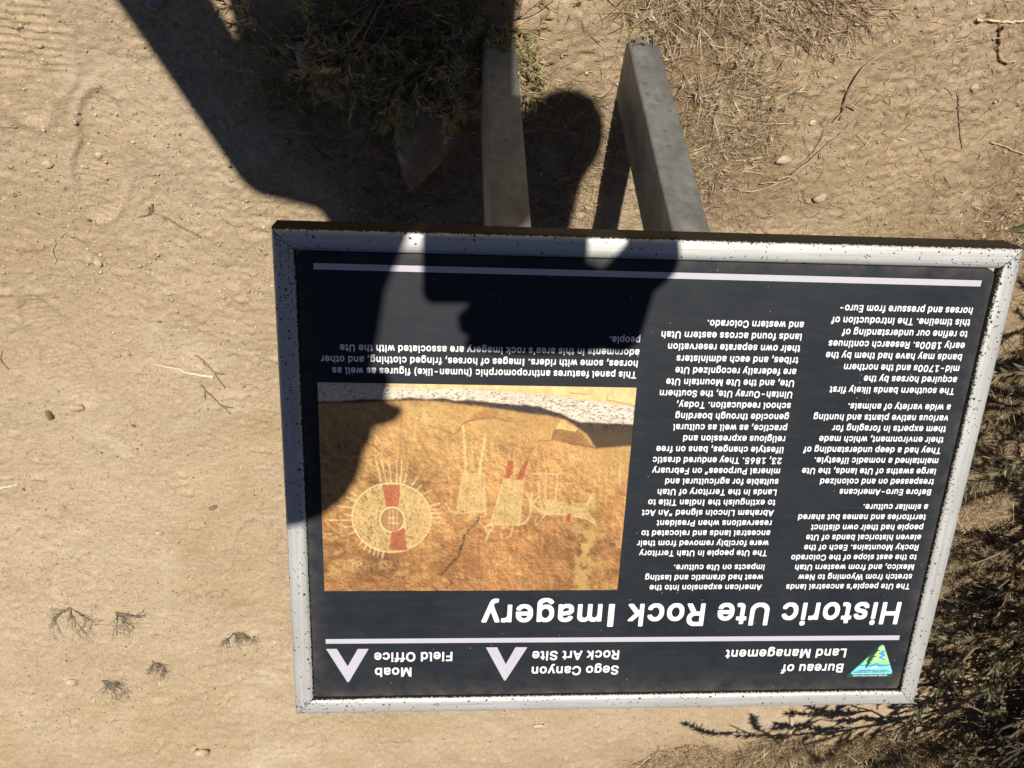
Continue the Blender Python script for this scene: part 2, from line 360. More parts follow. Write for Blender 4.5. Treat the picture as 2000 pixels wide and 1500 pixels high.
def pebbles(n, rng):
    bm = bmesh.new(); bmesh.ops.create_icosphere(bm, subdivisions=1, radius=1); bv = np.array([v.co[:] for v in bm.verts]); bf = np.array([[v.index for v in f.verts] for f in bm.faces]); bm.free()
    x = rng.uniform(-2.1, 1.4, n); y = .60 + rng.random(n) ** .9 * 2.7
    q = fbm(x, y, 2.2, 3, 90) + .8 * np.clip(fbm(x, y, 9, 2, 91), -.2, 1)
    keep = q > rng.uniform(-.5, .45, len(x)); x, y = x[keep], y[keep]; m = len(x)
    s = (.0008 + .0030 * rng.random(m) ** 6)
    sc = np.stack([s * rng.uniform(.8, 1.5, m), s * rng.uniform(.8, 1.3, m), s * rng.uniform(.45, .9, m)], 1)
    a = rng.uniform(0, 2 * PI, m); ca, sa = np.cos(a), np.sin(a)
    V = bv[None] * (1 + .42 * rng.normal(size=(m, len(bv), 1)).clip(-1, 1)) * sc[:, None]
    V = np.stack([V[..., 0] * ca[:, None] - V[..., 1] * sa[:, None], V[..., 0] * sa[:, None] + V[..., 1] * ca[:, None], V[..., 2]], -1)
    V += np.stack([x, y, ground_h(x, y) + s * .30], 1)[:, None]
    F = (bf[None] + (np.arange(m) * len(bv))[:, None, None]).reshape(-1, 3)
    t = rng.random(m)[:, None] ** 4; col = np.array((.47, .36, .225)) * (1 - t) + np.array((.66, .56, .42)) * t; dk = rng.random(m) < .05; col[dk] = (.20, .15, .11)
    o = obj('gravel', mesh_np('gravel', V.reshape(-1, 3), F, STONE, np.repeat(col, len(bv), 0)))
    return tag(o, 'fine grit and small pebbles strewn over the sand', 'gravel', kind='stuff')
pebbles(64000, np.random.default_rng(21))

# ------------------------------------------------------------------ blades, twigs, plants
def blades(x, y, z, L, W, yaw, pitch, curl, cols, rng, seg=4, twist=.0):
    """flat tapering blades: they leave the root at a pitch above the ground and bend by curl"""
    n = len(x); t = np.linspace(0, 1, seg + 1)
    pit = pitch[:, None] - curl[:, None] * t[None] ** 1.2; yw = yaw[:, None] + (twist * rng.normal(size=n))[:, None] * t[None]
    step = (L / seg)[:, None]
    dx = np.cos(pit) * np.cos(yw) * step; dy = np.cos(pit) * np.sin(yw) * step; dz = np.sin(pit) * step
    px = x[:, None] + np.concatenate([np.zeros((n, 1)), np.cumsum(dx[:, :-1], 1)], 1); py = y[:, None] + np.concatenate([np.zeros((n, 1)), np.cumsum(dy[:, :-1], 1)], 1)
    pz = z[:, None] + np.concatenate([np.zeros((n, 1)), np.cumsum(dz[:, :-1], 1)], 1)
    P = np.stack([px, py, pz], -1)
    roll = rng.uniform(0, PI, n)[:, None]; sx = -np.sin(yw) * np.cos(roll); sy = np.cos(yw) * np.cos(roll); sz = np.sin(roll) * np.ones_like(sx)
    S = np.stack([sx, sy, sz], -1); w = W[:, None, None] * (np.clip(1.0 - t ** 2, .08, 1) * np.minimum(1, .45 + t * 2.5))[None, :, None] * .5
    V = np.stack([P - S * w, P + S * w], 2).reshape(n, (seg + 1) * 2, 3)
    base = np.arange(n)[:, None, None] * (seg + 1) * 2; k = np.arange(seg)[None, :, None] * 2; F = (base + k + np.array([0, 1, 3, 2])[None, None]).reshape(-1, 4)
    return V.reshape(-1, 3), F, np.repeat(cols, (seg + 1) * 2, 0)
def pick(rng, n, palette, jit=.15):
    p = np.array(palette); c = p[rng.integers(0, len(p), n)]; return np.clip(c * (1 + jit * rng.normal(size=(n, 1))), 0.01, .9)
STRAW = [(.50, .40, .25), (.56, .46, .30), (.40, .30, .18), (.30, .215, .125), (.46, .34, .20), (.60, .51, .36), (.24, .165, .10)]
GREEN = [(.13, .15, .05), (.18, .19, .07), (.10, .12, .045), (.24, .23, .09), (.30, .24, .11)]
OLIVE = [(.16, .15, .075), (.21, .19, .10), (.12, .115, .06), (.26, .22, .13)]

def litter(n, rng):
    x, y = scatter_density(n, rng=rng); k = int(n * .26); x2 = rng.uniform(-2.1, 1.35, k); y2 = rng.uniform(.62, 3.2, k); kp = fbm(x2, y2, 4, 3, 95) > rng.uniform(-.35, .35, k); x2, y2 = x2[kp], y2[kp]; k = len(x2)
    k3 = int(n * .07); x3 = rng.uniform(-1.6, -.4, k3); y3 = rng.uniform(.62, 1.7, k3)
    x = np.concatenate([x, x2, x3]); y = np.concatenate([y, y2, y3]); n = len(x)
    L = rng.gamma(2.2, .0065, n) + .004; W = rng.uniform(.0006, .0018, n)
    sm = slice(n - k - k3, n - k3); L[sm] = rng.gamma(2.0, .0024, k) + .002; W[sm] = rng.uniform(.0008, .0018, k)
    z = ground_h(x, y) + rng.uniform(.0005, .006, n)
    cl = pick(rng, n, STRAW); cl[sm] = pick(rng, k, [(.20, .14, .085), (.27, .19, .115), (.15, .105, .07), (.55, .45, .30), (.36, .27, .17)])
    V, F, c = blades(x, y, z, L, W, rng.uniform(0, 2 * PI, n), rng.normal(0.08, .18, n), rng.normal(.1, .5, n), cl, rng, 3, .5)
    return tag(obj('plant_litter', mesh_np('plant_litter', V, F, GRASS, c)), 'broken straw and plant litter lying on the ground', 'litter', kind='stuff')
litter(52000, np.random.default_rng(31))

def tuft(cx, cy, r, n, L, label, palette, seed, name='grass_tuft', cat='grass tuft', lean=None, pitch=(.2, 1.0), W=(.0008, .0022), curl=.8, heads=0, group=None, ry=None):
    cx, cy, k = upslope(cx, cy); r *= k; L *= k; ry = ry * k if ry else None
    rng = np.random.default_rng(seed); a = rng.uniform(0, 2 * PI, n); rr = r * np.sqrt(rng.random(n)); x = rr * np.cos(a); y = rr * np.sin(a) * ((ry or r) / r)
    yaw = a + rng.normal(0, 1.5, n)
    if lean is not None: yaw = np.where(rng.random(n) < .6, lean + rng.normal(0, .6, n), yaw)
    z = ground_h(x + cx, y + cy) - .002
    l = L * rng.uniform(.2, 1.0, n); p = rng.uniform(pitch[0], pitch[1], n)
    z0 = gz(cx, cy)
    V, F, c = blades(x, y, z - z0, l, rng.uniform(W[0], W[1], n), yaw, p, rng.uniform(.2, 1, n) * curl, pick(rng, n, palette), rng, 5, .35)
    Vs, Fs, Cs = [V], [F], [c]; off = len(V)
    if heads:                       # seed heads: clusters of short awns near blade tips
        tips = V.reshape(n, 12, 3)[:, 10]; sel = rng.choice(n, min(n, heads), replace=False)
        m = len(sel) * 9; b = np.repeat(tips[sel], 9, 0) + rng.normal(0, .0025, (m, 3)); yb = np.repeat(yaw[sel], 9) + rng.normal(0, .45, m)
        V2, F2, c2 = blades(b[:, 0], b[:, 1], b[:, 2], rng.uniform(.008, .02, m), rng.uniform(.0012, .0026, m), yb, rng.normal(0, .4, m), rng.normal(0, .3, m), pick(rng, m, [(.55, .45, .30), (.45, .34, .22), (.60, .52, .38)]), rng, 5)
        Vs.append(V2); Fs.append(F2 + off); Cs.append(c2)
    V = np.concatenate(Vs); F = np.concatenate(Fs); c = np.concatenate(Cs)
    lo = V[:, 2] + z0 < ground_h(V[:, 0] + cx, V[:, 1] + cy) + .0008
    V[lo, 2] = ground_h(V[lo, 0] + cx, V[lo, 1] + cy) + .0008 + rng.uniform(0, .003, lo.sum()) - z0
    o = obj(name, mesh_np(name, V, F, GRASS, c), loc=(cx, cy, z0)); return tag(o, label, cat, group)
TG = 'tufts of dry grass'
tuft(-.44, .80, .10, 800, .07, 'dense tuft of straw-coloured grass hugging the right side of the right post', STRAW, 41, heads=70, group=TG, ry=.17)
tuft(-.52, .96, .10, 700, .07, 'dry grass with pale seed heads lying right of the right post, halfway down', STRAW, 42, heads=60, lean=-2.2, pitch=(.05, .6), group=TG, ry=.13)
tuft(-.47, 1.12, .06, 420, .06, 'sparse brown grass between the right post and the sand, just above the frame', STRAW, 43, heads=20, pitch=(.05, .5), group=TG, ry=.12)
tuft(-.38, .70, .11, 600, .08, 'straw grass at the top edge above the right post', STRAW, 44, heads=40, group=TG, ry=.06)
tuft(-.60, .72, .10, 380, .075, 'flattened reddish-brown grass at the top edge right of the right post', [(.36, .24, .16), (.42, .30, .2), (.5, .4, .26), (.2, .13, .09)], 45, heads=50, lean=2.6, pitch=(.05, .5), group=TG, ry=.06)
tuft(-.20, .965, .085, 230, .10, 'loose pale stalks lying on the lit soil between the two posts', STRAW, 46, pitch=(.0, .35), lean=-.3, heads=0, group=TG, ry=.06)
tuft(-.27, .93, .03, 60, .07, 'small green and straw tuft at the left foot of the right post', STRAW + GREEN, 47, pitch=(.3, 1.2), group=TG)
tuft(-.325, .768, .022, 34, .05, 'short yellow-green grass sprouting before the foot of the right post', [(.33, .35, .10), (.42, .42, .16), (.50, .45, .22)], 48, pitch=(.2, .9), W=(.0008, .0018), group=TG)
tuft(-.27, 1.12, .05, 260, .06, 'curled dry grass in the shadow stripe of the right post', STRAW, 49, pitch=(.1, .9), group=TG, ry=.10)
tuft(-.18, 1.10, .11, 300, .06, 'thin dry grass in the dark elbow shadow between the posts', STRAW, 50, pitch=(.0, .5), group=TG, ry=.12)
tuft(.03, 1.16, .12, 420, .055, 'sparse dark grass in the shadow beside the left post above the frame', STRAW + OLIVE, 51, pitch=(.0, .6), group=TG, ry=.10)
tuft(.15, 1.02, .10, 330, .05, 'sparse grass in the shadow left of the triangular slab', STRAW + OLIVE, 52, pitch=(.0, .6), group=TG, ry=.12)
tuft(-1.26, 1.20, .16, 650, .06, 'matted brown grass at the right edge just above the frame corner', STRAW, 53, pitch=(.0, .6), heads=30, group=TG, ry=.18)
tuft(-1.50, 1.62, .14, 900, .10, 'brown grass clump right of the frame near its nearest corner', STRAW + OLIVE, 54, heads=30, pitch=(.1, 1.1), group=TG, ry=.16)
tuft(-1.62, 1.98, .15, 900, .11, 'grass clump in deep shade right of the body text column', STRAW + OLIVE, 55, pitch=(.1, 1.1), group=TG, ry=.18)
tuft(-1.66, 2.38, .15, 900, .11, 'grass clump right of the frame beside the middle of the right rail', STRAW + OLIVE, 56, pitch=(.1, 1.1), heads=20, group=TG, ry=.2)
tuft(-1.80, 2.80, .17, 900, .12, 'olive grass clump right of the frame above the pale branch', OLIVE + STRAW[:3], 57, pitch=(.1, 1.1), group=TG, ry=.18)
tuft(-1.98, 3.15, .15, 600, .10, 'brown grass clump below the pale branch at right', STRAW + OLIVE, 58, pitch=(.1, 1.0), group=TG, ry=.16)
for k, (x, y, n, L, lab) in enumerate([(-1.28, 4.62, 500, .12, 'leftmost dry grass clump along the bottom edge'), (-1.72, 4.52, 1100, .15, 'dark brown dry grass clump below the branch shadow at the bottom edge'), (-2.20, 4.50, 1100, .16, 'thick dry grass clump at the bottom edge beside the pale rock'),
        (-2.65, 4.55, 1000, .16, 'dry grass clump at the bottom edge before the leafy shrub'), (-2.55, 4.25, 500, .11, 'sparse grass behind the leafy shrub at bottom right'), (-3.05, 4.45, 900, .15, 'dry grass clump in the bottom right corner')]):
    tuft(x, y, .24, n, L, lab, STRAW + [(.34, .24, .13), (.26, .18, .09)], 70 + k, heads=30, W=(.0016, .0040), pitch=(.2, 1.3), group=TG, ry=.16)

def tube(P, r0, r1, rng=None, sides=6, wob=0):
    """tapered tube along a polyline; returns verts, faces"""
    P = np.array(P, float)
    if rng is not None and wob: P[1:] += rng.normal(0, wob, P[1:].shape)
    n = len(P); T = np.gradient(P, axis=0); T /= np.linalg.norm(T, axis=1)[:, None] + 1e-9
    up = np.tile(np.array([.13, .21, .97]), (n, 1)); A = np.cross(T, up); A /= np.linalg.norm(A, axis=1)[:, None] + 1e-9; B = np.cross(T, A)
    r = np.linspace(r0, r1, n)[:, None, None]; th = np.linspace(0, 2 * PI, sides, endpoint=False)
    V = P[:, None] + r * (A[:, None] * np.cos(th)[None, :, None] + B[:, None] * np.sin(th)[None, :, None])
    i = np.arange(n * sides).reshape(n, sides); j = np.roll(i, -1, 1); F = np.stack([i[:-1], j[:-1], j[1:], i[1:]], -1).reshape(-1, 4)
    return V.reshape(-1, 3), F
class Acc:
    def __init__(s): s.V = []; s.F = []; s.Cc = []; s.n = 0
    def add(s, V, F, c):
        V = np.asarray(V); c = np.broadcast_to(np.asarray(c, float), (len(V), 3)); s.V.append(V); s.F.append(np.asarray(F) + s.n); s.Cc.append(c); s.n += len(V)
    def mesh(s, name, mat, smooth=False): return mesh_np(name, np.concatenate(s.V), s.F, mat, np.concatenate(s.Cc), smooth)
def smooth_line(pts, n=14):
    pts = np.array(pts, float); t = np.linspace(0, len(pts) - 1, n); k = np.clip(t.astype(int), 0, len(pts) - 2); f = (t - k)[:, None]
    P = np.vstack([2 * pts[0] - pts[1], pts, 2 * pts[-1] - pts[-2]]); p0, p1, p2, p3 = P[k], P[k + 1], P[k + 2], P[k + 3]
    return .5 * (2 * p1 + (p2 - p0) * f + (2 * p0 - 5 * p1 + 4 * p2 - p3) * f ** 2 + (3 * p1 - p0 - 3 * p2 + p3) * f ** 3)
def twig(name, pts, r0, r1, col, label, cat, seed, lift=.003, side=0, arch=.0):
    rng = np.random.default_rng(seed); a = Acc(); k0 = upslope(*pts[0])[2]; r0 *= k0; r1 *= k0; lift *= k0; pts = [upslope(*q)[:2] for q in pts]; P2 = smooth_line(pts, 18); z = ground_h(P2[:, 0], P2[:, 1]); t = np.linspace(0, 1, 18)
    cx, cy = P2[0]; z0 = gz(cx, cy)
    P = np.c_[P2[:, 0] - cx, P2[:, 1] - cy, np.maximum.accumulate(z * 0 + z) * 0 + z - z0 + lift + arch * np.sin(PI * t)]
    P[1:-1] += rng.normal(0, min(r0 * .25, .0008), (16, 3)); V, F = tube(P, r0, r1); a.add(V, F, col)
    for k in range(side):
        i = rng.integers(3, 16); d = P[i] - P[i - 1]; ang = math.atan2(d[1], d[0]) + rng.choice([-1, 1]) * rng.uniform(.4, .9); l = rng.uniform(.015, .04)
        V, F = tube(np.array([P[i], P[i] + [l * .5 * math.cos(ang), l * .5 * math.sin(ang), .004], P[i] + [l * math.cos(ang + .2), l * math.sin(ang + .2), .003]]), r0 * .6, r1 * .6); a.add(V, F, np.array(col) * 1.1)
    return tag(obj(name, a.mesh(name, BARK, True), loc=(cx, cy, z0)), label, cat)
DK = (.30, .22, .14); TW = (.33, .25, .16); PL = (.60, .50, .34)
twig('dry_twig', [(-.794, .766), (-.738, .809), (-.724, .86), (-.73, .902), (-.735, .93)], .0014, .0022, (.42, .32, .22), 'long curved dry twig on bare sand, the upper of the pair at top right', 'twig', 1, side=2, arch=.006)
twig('dry_twig', [(-.767, .925), (-.719, .997), (-.678, 1.058), (-.627, 1.095), (-.59, 1.10)], .0016, .0022, (.40, .31, .22), 'long dark-edged forked twig running down to the pale flat stone', 'twig', 2, side=5, arch=.006)
twig('dry_twig', [(-.713, .951), (-.709, .997), (-.674, 1.077)], .0011, .0014, TW, 'thin twig crossing beside the long forked twig', 'twig', 3, side=1)
twig('pale_straw', [(-.897, .724), (-.95, .728), (-1.02, .722)], .0024, .0018, PL, 'pale straight straw at the top right edge', 'straw', 4)
twig('brown_stick', [(-.947, .737), (-.962, .765), (-.979, .797), (-1.007, .80)], .0038, .0028, (.42, .29, .18), 'thick bent brown stick below the pale straw at top right', 'stick', 5, lift=.004)
twig('pale_straw', [(.666, 1.646), (.60, 1.668), (.523, 1.689)], .0010, .0045, (.66, .56, .42), 'pale tapering straw lying on the sand left of the sign', 'straw', 6)
twig('dark_twig', [(.55, 1.618), (.526, 1.657), (.503, 1.732)], .0020, .0012, DK, 'upper dark twig beside the pale straw left of the sign', 'twig', 7, side=2)
twig('dark_twig', [(.557, 1.718), (.538, 1.762), (.505, 1.83)], .0022, .0012, DK, 'lower dark twig beside the pale straw left of the sign', 'twig', 8, side=2)
twig('dry_twig', [(.590, 1.222), (.55, 1.211), (.516, 1.237), (.477, 1.265)], .0015, .0022, (.30, .22, .14), 'angled thin twig on the sand just above the left frame corner', 'twig', 9, side=3, arch=.003)
twig('pale_straw', [(1.20, 2.20), (1.126, 2.171)], .004, .002, (.70, .61, .46), 'pale straw poking in from the left edge', 'straw', 10)
twig('dry_twig', [(-.934, .866), (-.973, .94), (-.998, .985)], .0010, .0010, TW, 'thin straight twig on sand at the right beside the small round pebble', 'twig', 11)
twig('dry_twig', [(-1.046, .968), (-1.125, .991), (-1.17, .985)], .0015, .0012, (.50, .40, .27), 'short dry twig at the right edge above the matted grass', 'twig', 12)
twig('pale_straw', [(-.846, .792), (-.875, .765), (-.905, .749)], .0007, .0007, PL, 'fine pale straw lying near the bent brown stick', 'straw', 13, arch=.004)
twig('pale_branch', [(-1.80, 2.86), (-1.95, 2.93), (-2.07, 2.964), (-2.14, 2.86)], .010, .007, (.50, .42, .33), 'bleached curved branch lying at the right of the sign, lower of two', 'branch', 14, lift=.03, side=3)
twig('pale_branch', [(-1.90, 2.74), (-2.02, 2.79), (-2.15, 2.88)], .009, .006, (.56, .48, .38), 'bleached peeling branch at the right edge, upper of two', 'branch', 15, lift=.04, side=2)
twig('pale_stalk', [(-1.60, 3.95), (-1.66, 4.15), (-1.679, 4.32), (-1.70, 4.50)], .012, .006, (.56, .47, .33), 'pale papery stalk lying on the sand beyond the right part of the sign', 'stalk', 16, lift=.006)
rg = np.random.default_rng(77)
LAB = ['short dry twig near the left edge beside the upper boot print', 'short dark twig lower left between sprigs and sign', 'thin straw between the boot prints at left', 'short twig under the elbow shadow at left', 'thin twig in the lit sand at the far left middle', 'short pale straw close to the left rail near the text corner', 'thin dark twig at bottom left below the pale stones', 'short twig in front of the lower rail of the sign at the bottom']
for k, (x, y) in enumerate([(.80, 1.0), (.66, 2.75), (.77, 1.30), (.42, 1.22), (.98, 1.62), (.44, 1.93), (1.3, 3.95), (.2, 4.3)]):
    a = rg.uniform(0, PI); l = rg.uniform(.015, .035) * (1 + .35 * max(0, y - 2)); twig('small_twig', [(x, y), (x + l * math.cos(a), y + l * math.sin(a)), (x + 2 * l * math.cos(a + .3), y + 2 * l * math.sin(a + .3))], .0011, .0009, [DK, TW, PL][k % 3], LAB[k], 'twig', 200 + k)

def sprig(x, y, size, seed, label, col=(.19, .165, .12), ang=0):
    x, y, k = upslope(x, y); size *= .72 * k
    rng = np.random.default_rng(seed); a = Acc(); z0 = gz(x, y)
    def grow(p, d, l, r, lev):
        n = 4; P = [p]; dd = d
        for _ in range(n): dd = dd + rng.normal(0, .22); P.append(P[-1] + np.array([l / n * math.cos(dd), l / n * math.sin(dd), rng.normal(0, .0015) + .0012]))
        P = np.array(P); P[:, 2] = np.clip(P[:, 2], .001, .03) + (bank(P[:, 1] + y) - bank(y)); V, F = tube(P, r, r * .5, sides=4); a.add(V, F, np.array(col) * rng.uniform(.8, 1.5))
        if lev > 0:
            for k in range(rng.integers(3, 6)):
                q = P[rng.integers(1, len(P))]; grow(q, d + rng.choice([-1, 1]) * rng.uniform(.3, 1.0), l * rng.uniform(.45, .75), r * .65, lev - 1)
    for k in range(4): grow(np.array([0, 0, .004]), ang + rng.normal(0, .6), size * rng.uniform(.5, 1), .0017, 2)
    return tag(obj('dried_sprig', a.mesh('dried_sprig', BARK), loc=(x, y, z0)), label, 'dried sprig', 'dried weed sprigs on the sand')
sprig(1.20, 2.90, .12, 1, 'bushiest dark sprig, leftmost of the upper pair on the sand left of the sign', ang=1.9)
sprig(1.06, 2.93, .13, 2, 'wide dark sprig, right one of the upper pair on the sand left of the sign', ang=2.6)
sprig(.70, 3.09, .10, 3, 'dark sprig nearest to the left rail of the sign', ang=1.9)
sprig(1.03, 3.33, .09, 4, 'small compact dark sprig in the middle of the sprigs', ang=2.2)
sprig(1.26, 3.52, .13, 5, 'lowest thin dark sprig, above the two pale stones', ang=2.9)

def leafy(name, x, y, stems, seed, label, cat, h, spread, leaf, pal, stemc, r0=.002, leaves_per=26, lean=None, up=(.3, 1.1), nest=True, leafw=.22, droop=.7, sub=2, group=None):
    """a plant of bending stems that branch, clothed with small narrow leaves"""
    rng = np.random.default_rng(seed); x, y, k0 = upslope(x, y); z0 = gz(x, y); root = empty(name, (x, y, z0)); tag(root, label, cat, group)
    st = Acc(); lp, ld = [], []
    def grow(p, yaw, pit, l, r, lev):
        n = 7; P = [p]; d = []
        for k in range(n):
            yaw += rng.normal(0, .16); pit -= droop * rng.uniform(.02, .22)
            s = l / n; v = np.array([math.cos(pit) * math.cos(yaw), math.cos(pit) * math.sin(yaw), math.sin(pit)]); q = P[-1] + v * s
            q[2] = max(q[2], .004); P.append(q); d.append((yaw, pit))
        P = np.array(P); V, F = tube(P, r, r * .45, sides=5); st.add(V, F, np.array(stemc) * rng.uniform(.75, 1.3))
        if lev == 0:
            t = rng.uniform(.15, 1, leaves_per) * n; k = np.clip(t.astype(int), 0, n - 1); q = P[k] + (P[k + 1] - P[k]) * (t - k)[:, None]; dd = np.array(d)[k]
            lp.append(q); ld.append(dd)
        else:
            for k in range(rng.integers(3, 6)):
                i = rng.integers(2, n + 1); grow(P[i], yaw + rng.choice([-1, 1]) * rng.uniform(.3, .9), pit + rng.normal(.15, .3), l * rng.uniform(.4, .7), r * .6, lev - 1)
    for k in range(stems):
        yw = rng.uniform(0, 2 * PI) if lean is None else lean + rng.normal(0, spread)
        grow(np.array([rng.normal(0, .015), rng.normal(0, .015), 0]), yw, rng.uniform(*up), h * rng.uniform(.6, 1.1), r0, sub)
    obj('stem', st.mesh('stem', BARK, True), root)
    q = np.concatenate(lp); dd = np.concatenate(ld); m = len(q)
    yaw = dd[:, 0] + rng.choice([-1, 1], m) * rng.uniform(.3, 1.1, m); pit = dd[:, 1] + rng.normal(.25, .4, m)
    V, F, c = blades(q[:, 0], q[:, 1], q[:, 2], leaf * rng.uniform(.5, 1.2, m), leaf * leafw * rng.uniform(.6, 1.2, m), yaw, pit, rng.normal(.3, .4, m), pick(rng, m, pal, .2), rng, 3)
    f = tag(obj('foliage', mesh_np('foliage', V, F, LEAF, c), root), kind='stuff'); return root
WG = [(.29, .29, .10), (.36, .35, .13), (.24, .25, .09), (.44, .40, .17), (.46, .38, .20), (.34, .24, .13), (.50, .42, .26)]
leafy('green_weed', .10, .75, 22, 5, 'sprawling olive weed in the shadow, left of the left post at the top edge', 'weed', .19, .8, .017, WG, (.30, .20, .12), .0015, 18, up=(.15, .9), leafw=.24)
leafy('green_weed', -.01, .79, 18, 6, 'olive weed crowding against the left side of the left post', 'weed', .15, .8, .016, WG, (.32, .22, .13), .0014, 18, up=(.3, 1.1), leafw=.24)
leafy('green_weed', .16, .82, 4, 17, 'leafy weed branch stretching left toward the pale upright stone', 'weed', .16, .25, .015, WG, (.36, .25, .14), .0015, 16, lean=.25, up=(.15, .4), leafw=.22)
leafy('green_weed', .14, .86, 4, 18, 'orange-tipped weed branch hanging below the pale upright stone', 'weed', .14, .25, .014, [(.48, .36, .16), (.52, .40, .20), (.38, .30, .13)], (.40, .24, .14), .0014, 14, lean=.75, up=(.15, .4), leafw=.22)
leafy('green_weed', .03, .91, 5, 19, 'reddish weed trailing over the rock slab', 'weed', .12, .6, .013, [(.42, .26, .15), (.32, .27, .12), (.46, .32, .18)], (.34, .2, .13), .0013, 10, lean=1.4, up=(.2, .6), leafw=.22)
leafy('green_weed', -.10, .765, 7, 20, 'pale dry weed leaning over the front foot of the left post', 'weed', .11, .5, .014, STRAW[:4] + WG[:2], (.34, .26, .15), .0013, 12, lean=1.4, up=(.5, 1.2), leafw=.22)
tuft(.20, .95, .10, 260, .07, 'thin straw stalks lying in the shadow between the upright stone and the slab', STRAW + OLIVE, 59, pitch=(.0, .5), group=TG, ry=.12)
SAGE = [(.115, .12, .065), (.15, .15, .085), (.085, .09, .045), (.19, .175, .10), (.23, .19, .11)]
DRYW = [(.26, .20, .11), (.34, .27, .16), (.18, .14, .08), (.22, .20, .10), (.44, .35, .21), (.14, .12, .06)]
DRYL = SAGE + [(.28, .21, .12), (.34, .26, .16)]
leafy('desert_shrub', -1.86, 1.38, 30, 31, 'dense dry shrub beyond the right edge beside the nearest frame corner', 'shrub', .46, 1, .016, DRYW, (.24, .18, .12), .007, 120, up=(.35, 1.4), droop=.4, leafw=.24)
leafy('desert_shrub', -1.98, 1.97, 32, 32, 'dark tangled shrub at the right edge level with the text columns', 'shrub', .44, 1, .016, DRYW, (.24, .18, .12), .007, 120, up=(.35, 1.4), droop=.4, leafw=.24)
leafy('desert_shrub', -2.28, 2.60, 34, 33, 'shrub at the right edge behind the bleached branches', 'shrub', .48, 1, .017, DRYW, (.24, .18, .12), .007, 120, up=(.35, 1.4), droop=.4, leafw=.24)
leafy('desert_shrub', -2.64, 3.25, 24, 35, 'leafy shrub at the right edge just above the bottom right corner', 'shrub', .42, 1, .018, DRYL, (.14, .11, .08), .009, 100, up=(.4, 1.4), droop=.35, leafw=.26)
leafy('desert_shrub', -2.86, 4.08, 22, 34, 'leafy green shrub in the bottom right corner', 'shrub', .34, 1, .018, [(.085, .105, .04), (.12, .14, .06), (.07, .085, .035), (.16, .16, .07)], (.08, .06, .05), .009, 90, up=(.35, 1.3), droop=.3, leafw=.26)
leafy('bare_shrub', -2.86, 3.50, 9, 36, 'dark bare-branched shrub leaning in from the right edge over the sand', 'shrub', .70, .38, .026, SAGE, (.07, .055, .045), .010, 9, up=(.30, .95), droop=.25, leafw=.30, lean=.05)

leafy('tall_shrub', -2.55, 1.30, 7, 51, 'tall loose shrub outside the right edge, nearest the viewer', 'shrub', 1.05, .5, .030, DRYL, (.16, .12, .085), .012, 170, up=(.45, .95), droop=.22, leafw=.34, lean=.25)
leafy('tall_shrub', -2.85, 2.15, 7, 52, 'tall loose shrub outside the right edge, level with the text', 'shrub', 1.15, .5, .032, SAGE, (.15, .115, .08), .012, 170, up=(.45, .95), droop=.22, leafw=.34, lean=.25)
leafy('tall_shrub', -2.95, 3.15, 9, 53, 'tall shrub outside the right edge whose limbs shade the sand beyond the sign', 'shrub', 1.12, .32, .030, SAGE, (.12, .09, .065), .010, 190, up=(.50, .85), droop=.20, leafw=.36, lean=.42)

for k, (x, y, n, lab) in enumerate([(-1.44, 1.72, 420, 'tall straw stalks against the frame, nearest the upper right corner'), (-1.52, 2.12, 420, 'straw stalks hugging the right rail beside the long text column'), (-1.66, 2.62, 420, 'straw stalks hugging the right rail beside the title'), (-1.80, 3.05, 380, 'straw stalks right of the emblem at the rail')]):
    tuft(x, y, .10, n, .15, lab, STRAW, 90 + k, heads=40, pitch=(.1, 1.2), W=(.0010, .0024), group=TG, ry=.16)

